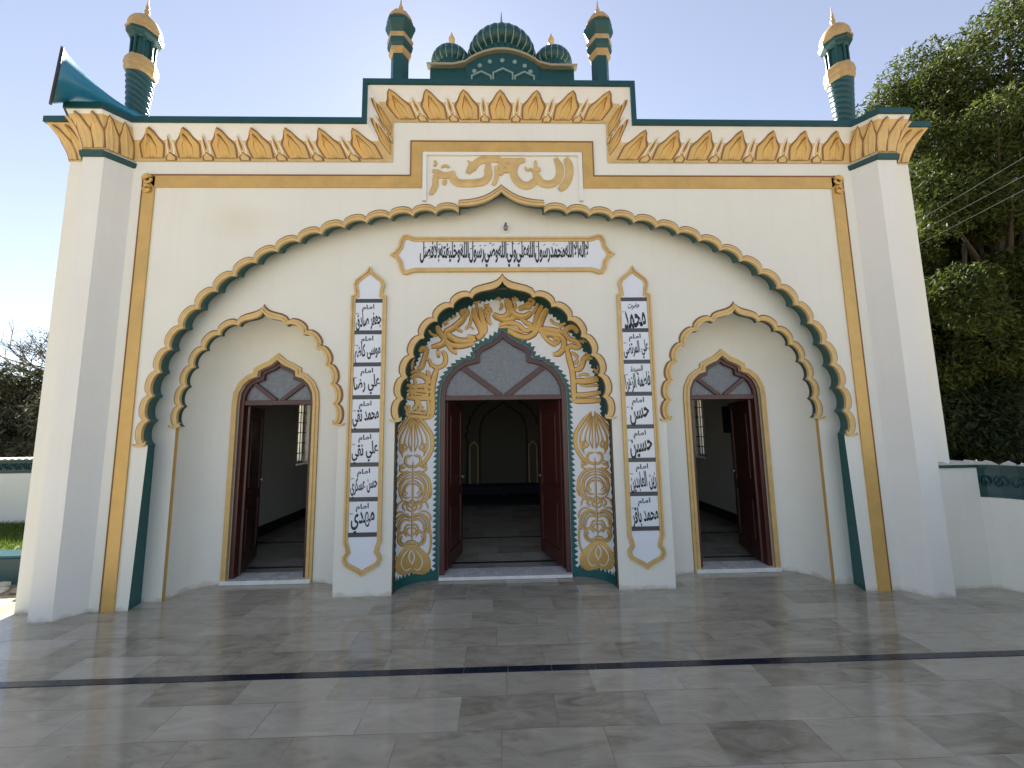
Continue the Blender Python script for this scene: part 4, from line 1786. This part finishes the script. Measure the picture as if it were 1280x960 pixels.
def grille(mb, p0, p1, z0, z1, th):
    """cast openwork panel: rails plus rows of curls, in a vertical plane from p0 to p1"""
    p0, p1 = Vector(p0), Vector(p1)
    L = (p1 - p0).length
    d = (p1 - p0) / L
    n = Vector((d.y, -d.x, 0))
    def bar(a, z_a, b, z_b, w_):
        q0, q1 = p0 + d * a, p0 + d * b
        vs_ = [q0 + n * -w_, q1 + n * -w_, q1 + n * w_, q0 + n * w_]
        mb.add([(v.x, v.y, z_a) for v in vs_] + [(v.x, v.y, z_b) for v in vs_], [(0, 3, 2, 1), (4, 5, 6, 7), (0, 1, 5, 4), (1, 2, 6, 5), (2, 3, 7, 6), (3, 0, 4, 7)], TEAL)
    bar(0, z0, L, z0 + .025, th)
    bar(0, z1 - .025, L, z1, th)
    bar(0, z0 + .025, L, z1 - .025, th * .3)
    k = max(1, int(L / .16))
    for i in range(k):
        c = p0 + d * ((i + .5) * L / k)
        for sg in (-1, 1):
            pts = []
            for t in np.linspace(0, 7, 16):
                r = .06 * (1 - t / 9)
                pts.append(c + d * (sg * (.035 + r * math.cos(t) * .6)) + Vector((0, 0, (z0 + z1) / 2 + r * math.sin(t) * 1.2)) - n * th * .6 * -1 - Vector((0, 0, 0)) - n * th * 1.2 * 0)
            mb.tube(pts, .009, TEAL, 5)


def wall_run(name, pts, h, thick, label, cells, ztop_grille, skip0=0.0, base=0.0):
    """low plastered wall along plan polyline pts (front face), with a green openwork band and a toothed coping"""
    root = empty(name, (pts[0][0], pts[0][1], base), label, 'wall')
    back_ = offset2(pts, thick)
    gz0 = ztop_grille
    mb = MB()
    rows = [[(p[0], p[1], base) for p in pts], [(p[0], p[1], gz0) for p in pts], [(p[0], p[1], gz0) for p in back_], [(p[0], p[1], base) for p in back_]]
    mb.grid(rows, CREAM)
    for e in (0, -1):
        mb.poly([r[e] for r in rows], CREAM)
    mb.build('wall_body', root)
    mb = MB()
    fr = offset2(pts, .03)
    for i in range(len(pts) - 1):
        a, b = Vector((fr[i][0], fr[i][1], 0)), Vector((fr[i + 1][0], fr[i + 1][1], 0))
        if i == 0 and skip0:
            a = a.lerp(b, skip0)
        grille(mb, a, b, gz0 + .002, h - .03, .028)
    mb.build('openwork_band', root)
    if skip0:
        mb = MB()
        a, b = np.array(pts[0]), np.array(pts[1])
        q = a + (b - a) * skip0
        mb.box((min(a[0], q[0]), a[1] - .004, gz0 + .001), (max(a[0], q[0]) - .002, a[1] + thick, h - .03), CREAM)
        mb.build('end_post', root)
    mb = MB()
    co, ci = offset2(pts, -.03), offset2(pts, thick + .03)
    rows = [[(p[0], p[1], h - .029) for p in co], [(p[0], p[1], h) for p in co], [(p[0], p[1], h) for p in ci], [(p[0], p[1], h - .029) for p in ci]]
    mb.grid(rows, TEALD)
    for i in range(len(pts) - 1):             # coping of little pointed tiles
        a, b = np.array(co[i]), np.array(co[i + 1])
        L = np.hypot(*(b - a))
        n = max(1, int(L / .115))
        for q in range(n):
            p0, p1 = a + (b - a) * q / n, a + (b - a) * (q + 1) / n
            nb = np.array([-(b - a)[1], (b - a)[0]]) / L * (thick + .06)
            pm = (p0 + p1) / 2
            z = h + .001
            mb.add([(*p0, z), (*p1, z), (*pm, z + .032), (*(p0 + nb), z), (*(p1 + nb), z), (*(pm + nb), z + .032)],
                   [(0, 1, 2), (3, 5, 4), (0, 2, 5, 3), (1, 4, 5, 2), (0, 3, 4, 1)], STONE)
    mb.build('coping', root)
    return root


cur = [(4.36, -.01), (4.80, -.005), (4.87, -.03), (4.94, -.09), (5.0, -.18), (5.04, -.30), (5.06, -.5), (5.07, -1.2), (5.07, -6.0)]
wall_run('boundary_wall', cur, 1.20, .16, 'low curved cream wall with green openwork band joining the right pilaster', 0, .875, skip0=.999)
wall_run('boundary_wall', [(-14, 3.0), (-4.7, 3.0)], 1.22, .16, 'low white wall with green openwork band beyond the lawn at far left', 0, .99, base=.05)

# lawn behind a green kerb
mb = MB()
mb.box((-14, .95, -.04), (-4.6, 2.99, .16), SOIL)
tag(mb.build('lawn_bed', None, (0, 0, 0)), None, None, kind='structure')
root = tag(MB().build('x', None), None, None) if False else None
mb = MB()
mb.box((-14, .72, -.04), (-4.7, .94, .28), TEAL)
mb.box((-14, .70, .281), (-4.7, .96, .31), TEAL)
tag(mb.build('planter_kerb', None, (-6, .8, 0), bevel=.01), 'dark green kerb edging the small lawn left of the building', 'kerb')
nb = 26000
X = RNG.uniform(-11, -4.7, nb)
Yg = RNG.uniform(.97, 2.97, nb)
ang = RNG.uniform(0, 2 * PI, nb)
hg = RNG.uniform(.04, .09, nb)
lean = RNG.normal(0, .025, (nb, 2))
V = np.zeros((nb, 3, 3))
V[:, 0] = np.stack([X - .006 * np.cos(ang), Yg - .006 * np.sin(ang), np.full(nb, .158)], 1)
V[:, 1] = np.stack([X + .006 * np.cos(ang), Yg + .006 * np.sin(ang), np.full(nb, .158)], 1)
V[:, 2] = np.stack([X + lean[:, 0], Yg + lean[:, 1], .158 + hg], 1)
me = bpy.data.meshes.new('lawn_grass')
me.from_pydata(V.reshape(-1, 3).tolist(), [], np.arange(nb * 3).reshape(-1, 3).tolist())
me.materials.append(GRASS)
o = bpy.data.objects.new('lawn_grass', me)
COL.objects.link(o)
tag(o, 'short sunlit grass behind the green kerb', 'grass', kind='stuff')
# loose stones on the strip of soil beside the pilaster
for i in range(9):
    bm = bmesh.new()
    bmesh.ops.create_icosphere(bm, subdivisions=2, radius=1)
    sx_, sy_, sz_ = random.uniform(.05, .13), random.uniform(.05, .10), random.uniform(.03, .06)
    for v in bm.verts:
        k = 1 + random.uniform(-.16, .16)
        v.co = Vector((v.co.x * sx_ * k, v.co.y * sy_ * k, v.co.z * sz_ * k))
    me = bpy.data.meshes.new('loose_stone')
    bm.to_mesh(me)
    bm.free()
    me.materials.append(STONE if i % 2 else SOIL)
    o = bpy.data.objects.new('loose_stone', me)
    COL.objects.link(o)
    o.location = (random.uniform(-5.5, -4.75), random.uniform(.25, .62), sz_ * .6)
    o.rotation_euler.z = random.uniform(0, 3)
    tag(o, 'rough pale stone lying beside the left pilaster by the kerb', 'stone', 'loose stones by the kerb')

# ================================================================== TREES


def leaf_cloud(name, parent, clumps, n, size, m, droop=.4, aspect=.28):
    """clumps: (centre, radii, weight); narrow leaf quads through the volume, denser to the shell"""
    w_ = np.array([c[2] for c in clumps], float)
    w_ /= w_.sum()
    idx = RNG.choice(len(clumps), n, p=w_)
    C = np.array([c[0] for c in clumps])[idx]
    R = np.array([c[1] for c in clumps])[idx]
    d = RNG.normal(size=(n, 3))
    d /= np.linalg.norm(d, axis=1)[:, None]
    rr = RNG.uniform(.25, 1.08, n) ** .6
    P = C + d * R * rr[:, None]
    t = RNG.normal(size=(n, 3)) * .7 + d * .5
    t[:, 2] -= droop
    t /= np.linalg.norm(t, axis=1)[:, None]
    b = np.cross(t, RNG.normal(size=(n, 3)))
    b /= np.linalg.norm(b, axis=1)[:, None]
    s = size * RNG.uniform(.6, 1.35, n)[:, None]
    V = np.stack([P - t * s * .5, P + b * s * aspect * .5, P + t * s * .5, P - b * s * aspect * .5], 1)
    off_ = root_loc(parent)
    V = V - np.array(off_)
    me = bpy.data.meshes.new(name)
    me.from_pydata(V.reshape(-1, 3).tolist(), [], np.arange(n * 4).reshape(-1, 4).tolist())
    me.materials.append(m)
    o = bpy.data.objects.new(name, me)
    COL.objects.link(o)
    o.parent = parent
    return o


def limbs(mb, base, top, r, clumps, m):
    base, top = Vector(base), Vector(top)
    pts = [base.lerp(top, t) + Vector((random.uniform(-1, 1), random.uniform(-1, 1), 0)) * r * 1.2 * (0 < t < 1) for t in np.linspace(0, 1, 7)]
    mb.tube(pts, [r * (1.25 - .85 * t) for t in np.linspace(0, 1, 7)], m, 10)
    for c in clumps:
        a = pts[random.randint(2, 5)]
        e = Vector(c[0])
        midp = a.lerp(e, .5) + Vector((0, 0, .1 * (e - a).length))
        mb.tube([a, midp, e], [r * .38, r * .22, r * .06], m, 6)


def tree(name, label, base, height, clumps, n, size, m, r=.16, group=None):
    root = empty(name, base, label, 'tree', group)
    mb = MB()
    limbs(mb, base, (base[0], base[1], base[2] + height * .8), r, clumps, BARK)
    mb.build('trunk', root, smooth=True)
    leaf_cloud('crown', root, clumps, n, size, m)
    return root


def crown_clumps(c, R, k, rmin, rmax, seed):
    rg = np.random.default_rng(seed)
    out = []
    for i in range(k):
        d = rg.normal(size=3)
        d /= np.linalg.norm(d)
        q = rg.uniform(.2, 1.0) ** .5
        r = rg.uniform(rmin, rmax)
        out.append((np.array(c) + d * np.array(R) * q, np.array([r, r, r * .8]), r ** 2))
    return out


TG = 'trees beyond the right wall'
cl = crown_clumps((12.3, 4.7, 6.8), (3.3, 2.2, 5.6), 90, .5, 1.1, 3) + crown_clumps((10.4, 4.3, 5.4), (1.5, 1.2, 3.4), 26, .4, .75, 4)
tree('leafy_tree', 'large leafy tree with sunlit outer leaves rising above the right pilaster', (12.0, 5.0, -.05), 9.5, cl, 210000, .125, LEAF, .22, TG)
cl = crown_clumps((11.5, 6.6, 2.6), (3.6, 1.0, 2.9), 60, .6, 1.0, 5) + crown_clumps((11.2, 5.7, 4.2), (2.8, .6, 1.2), 26, .5, .8, 7) + crown_clumps((11.0, 5.2, 1.8), (3.4, .5, .9), 26, .5, .8, 6)
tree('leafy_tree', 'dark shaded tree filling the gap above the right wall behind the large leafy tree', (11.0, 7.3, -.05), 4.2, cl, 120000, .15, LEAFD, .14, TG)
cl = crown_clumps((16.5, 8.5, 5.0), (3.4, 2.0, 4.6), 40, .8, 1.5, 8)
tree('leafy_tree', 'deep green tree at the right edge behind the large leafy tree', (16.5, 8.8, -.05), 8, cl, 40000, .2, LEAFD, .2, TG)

LG = 'trees beyond the left wall'
for i, (x, y, h, lab) in enumerate(((-19.4, 12.5, 4.6, 'dense dark tree at the left picture edge beyond the lawn wall'),
                                    (-16.2, 11.8, 4.3, 'dense dark tree beside the left pilaster beyond the lawn wall'),
                                    (-22.8, 13.5, 5.0, 'dense dark tree farthest left beyond the lawn wall'))):
    cl = crown_clumps((x, y, h * .5), (1.9, 1.4, h * .42), 26, .6, 1.0, 20 + i)
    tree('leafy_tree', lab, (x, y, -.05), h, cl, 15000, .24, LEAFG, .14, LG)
# bare crown of twigs above them
root = empty('bare_tree', (-20.5, 15, -.05), 'bare twiggy tree top against the sky at far left', 'tree')
mb = MB()


def twig(p, d, L, r, lev):
    q = p + d * L
    m_ = p.lerp(q, .5) + Vector((random.uniform(-1, 1), random.uniform(-1, 1), random.uniform(-.5, .5))) * L * .08
    mb.tube([p, m_, q], [r, r * .8, r * .6], BARK, 4 if lev < 3 else 6)
    if lev == 0:
        return
    for _ in range(3 if lev > 1 else 4):
        nd = (d + Vector((random.gauss(0, .55), random.gauss(0, .55), random.gauss(.12, .4)))).normalized()
        twig(p.lerp(q, random.uniform(.55, 1)), nd, L * random.uniform(.6, .82), r * .55, lev - 1)


twig(Vector((-20.5, 15, -.05)), Vector((0, 0, 1)), 3.0, .16, 0)
for q in range(6):
    a = q * PI / 3 + .3
    twig(Vector((-20.5, 15, 2.9)), Vector((math.cos(a) * .6, math.sin(a) * .5, .8)).normalized(), 1.9, .08, 4)
mb.build('trunk', root, smooth=False, fix=False)
leaf_cloud('crown', root, crown_clumps((-20.5, 15, 5.6), (2.6, 1.6, 1.2), 18, .4, .7, 41), 1500, .14, LEAFG)

# power lines over the right wall
for i, ((u0, v0), (u1, v1)) in enumerate((((1300, 180), (1120, 290)), ((1300, 204), (1125, 300)), ((1300, 222), (1130, 312)))):
    a, b = at(u0, v0, 1.6), at(u1, v1, 2.6)
    a, b = Vector(a), Vector(b)
    e0 = a + (a - b) * 6                       # towards a pole outside the picture
    e1 = b + (b - a) * ((b.x - XE) / (a.x - b.x))   # fixed to the side wall of the building
    pts = []
    for t in np.linspace(0, 1, 14):
        p = e0.lerp(e1, t)
        p.z -= .10 * 4 * t * (1 - t) - .03
        pts.append(p)
    mb = MB()
    mb.tube(pts, .0035, WIRE, 5)
    lab = ('uppermost of three thin cables crossing in front of the right tree', 'middle one of three thin cables crossing in front of the right tree', 'lowest of three thin cables crossing in front of the right tree')[i]
    tag(mb.build('power_line', None, tuple(e0)), lab, 'cable', 'cables crossing in front of the right tree')
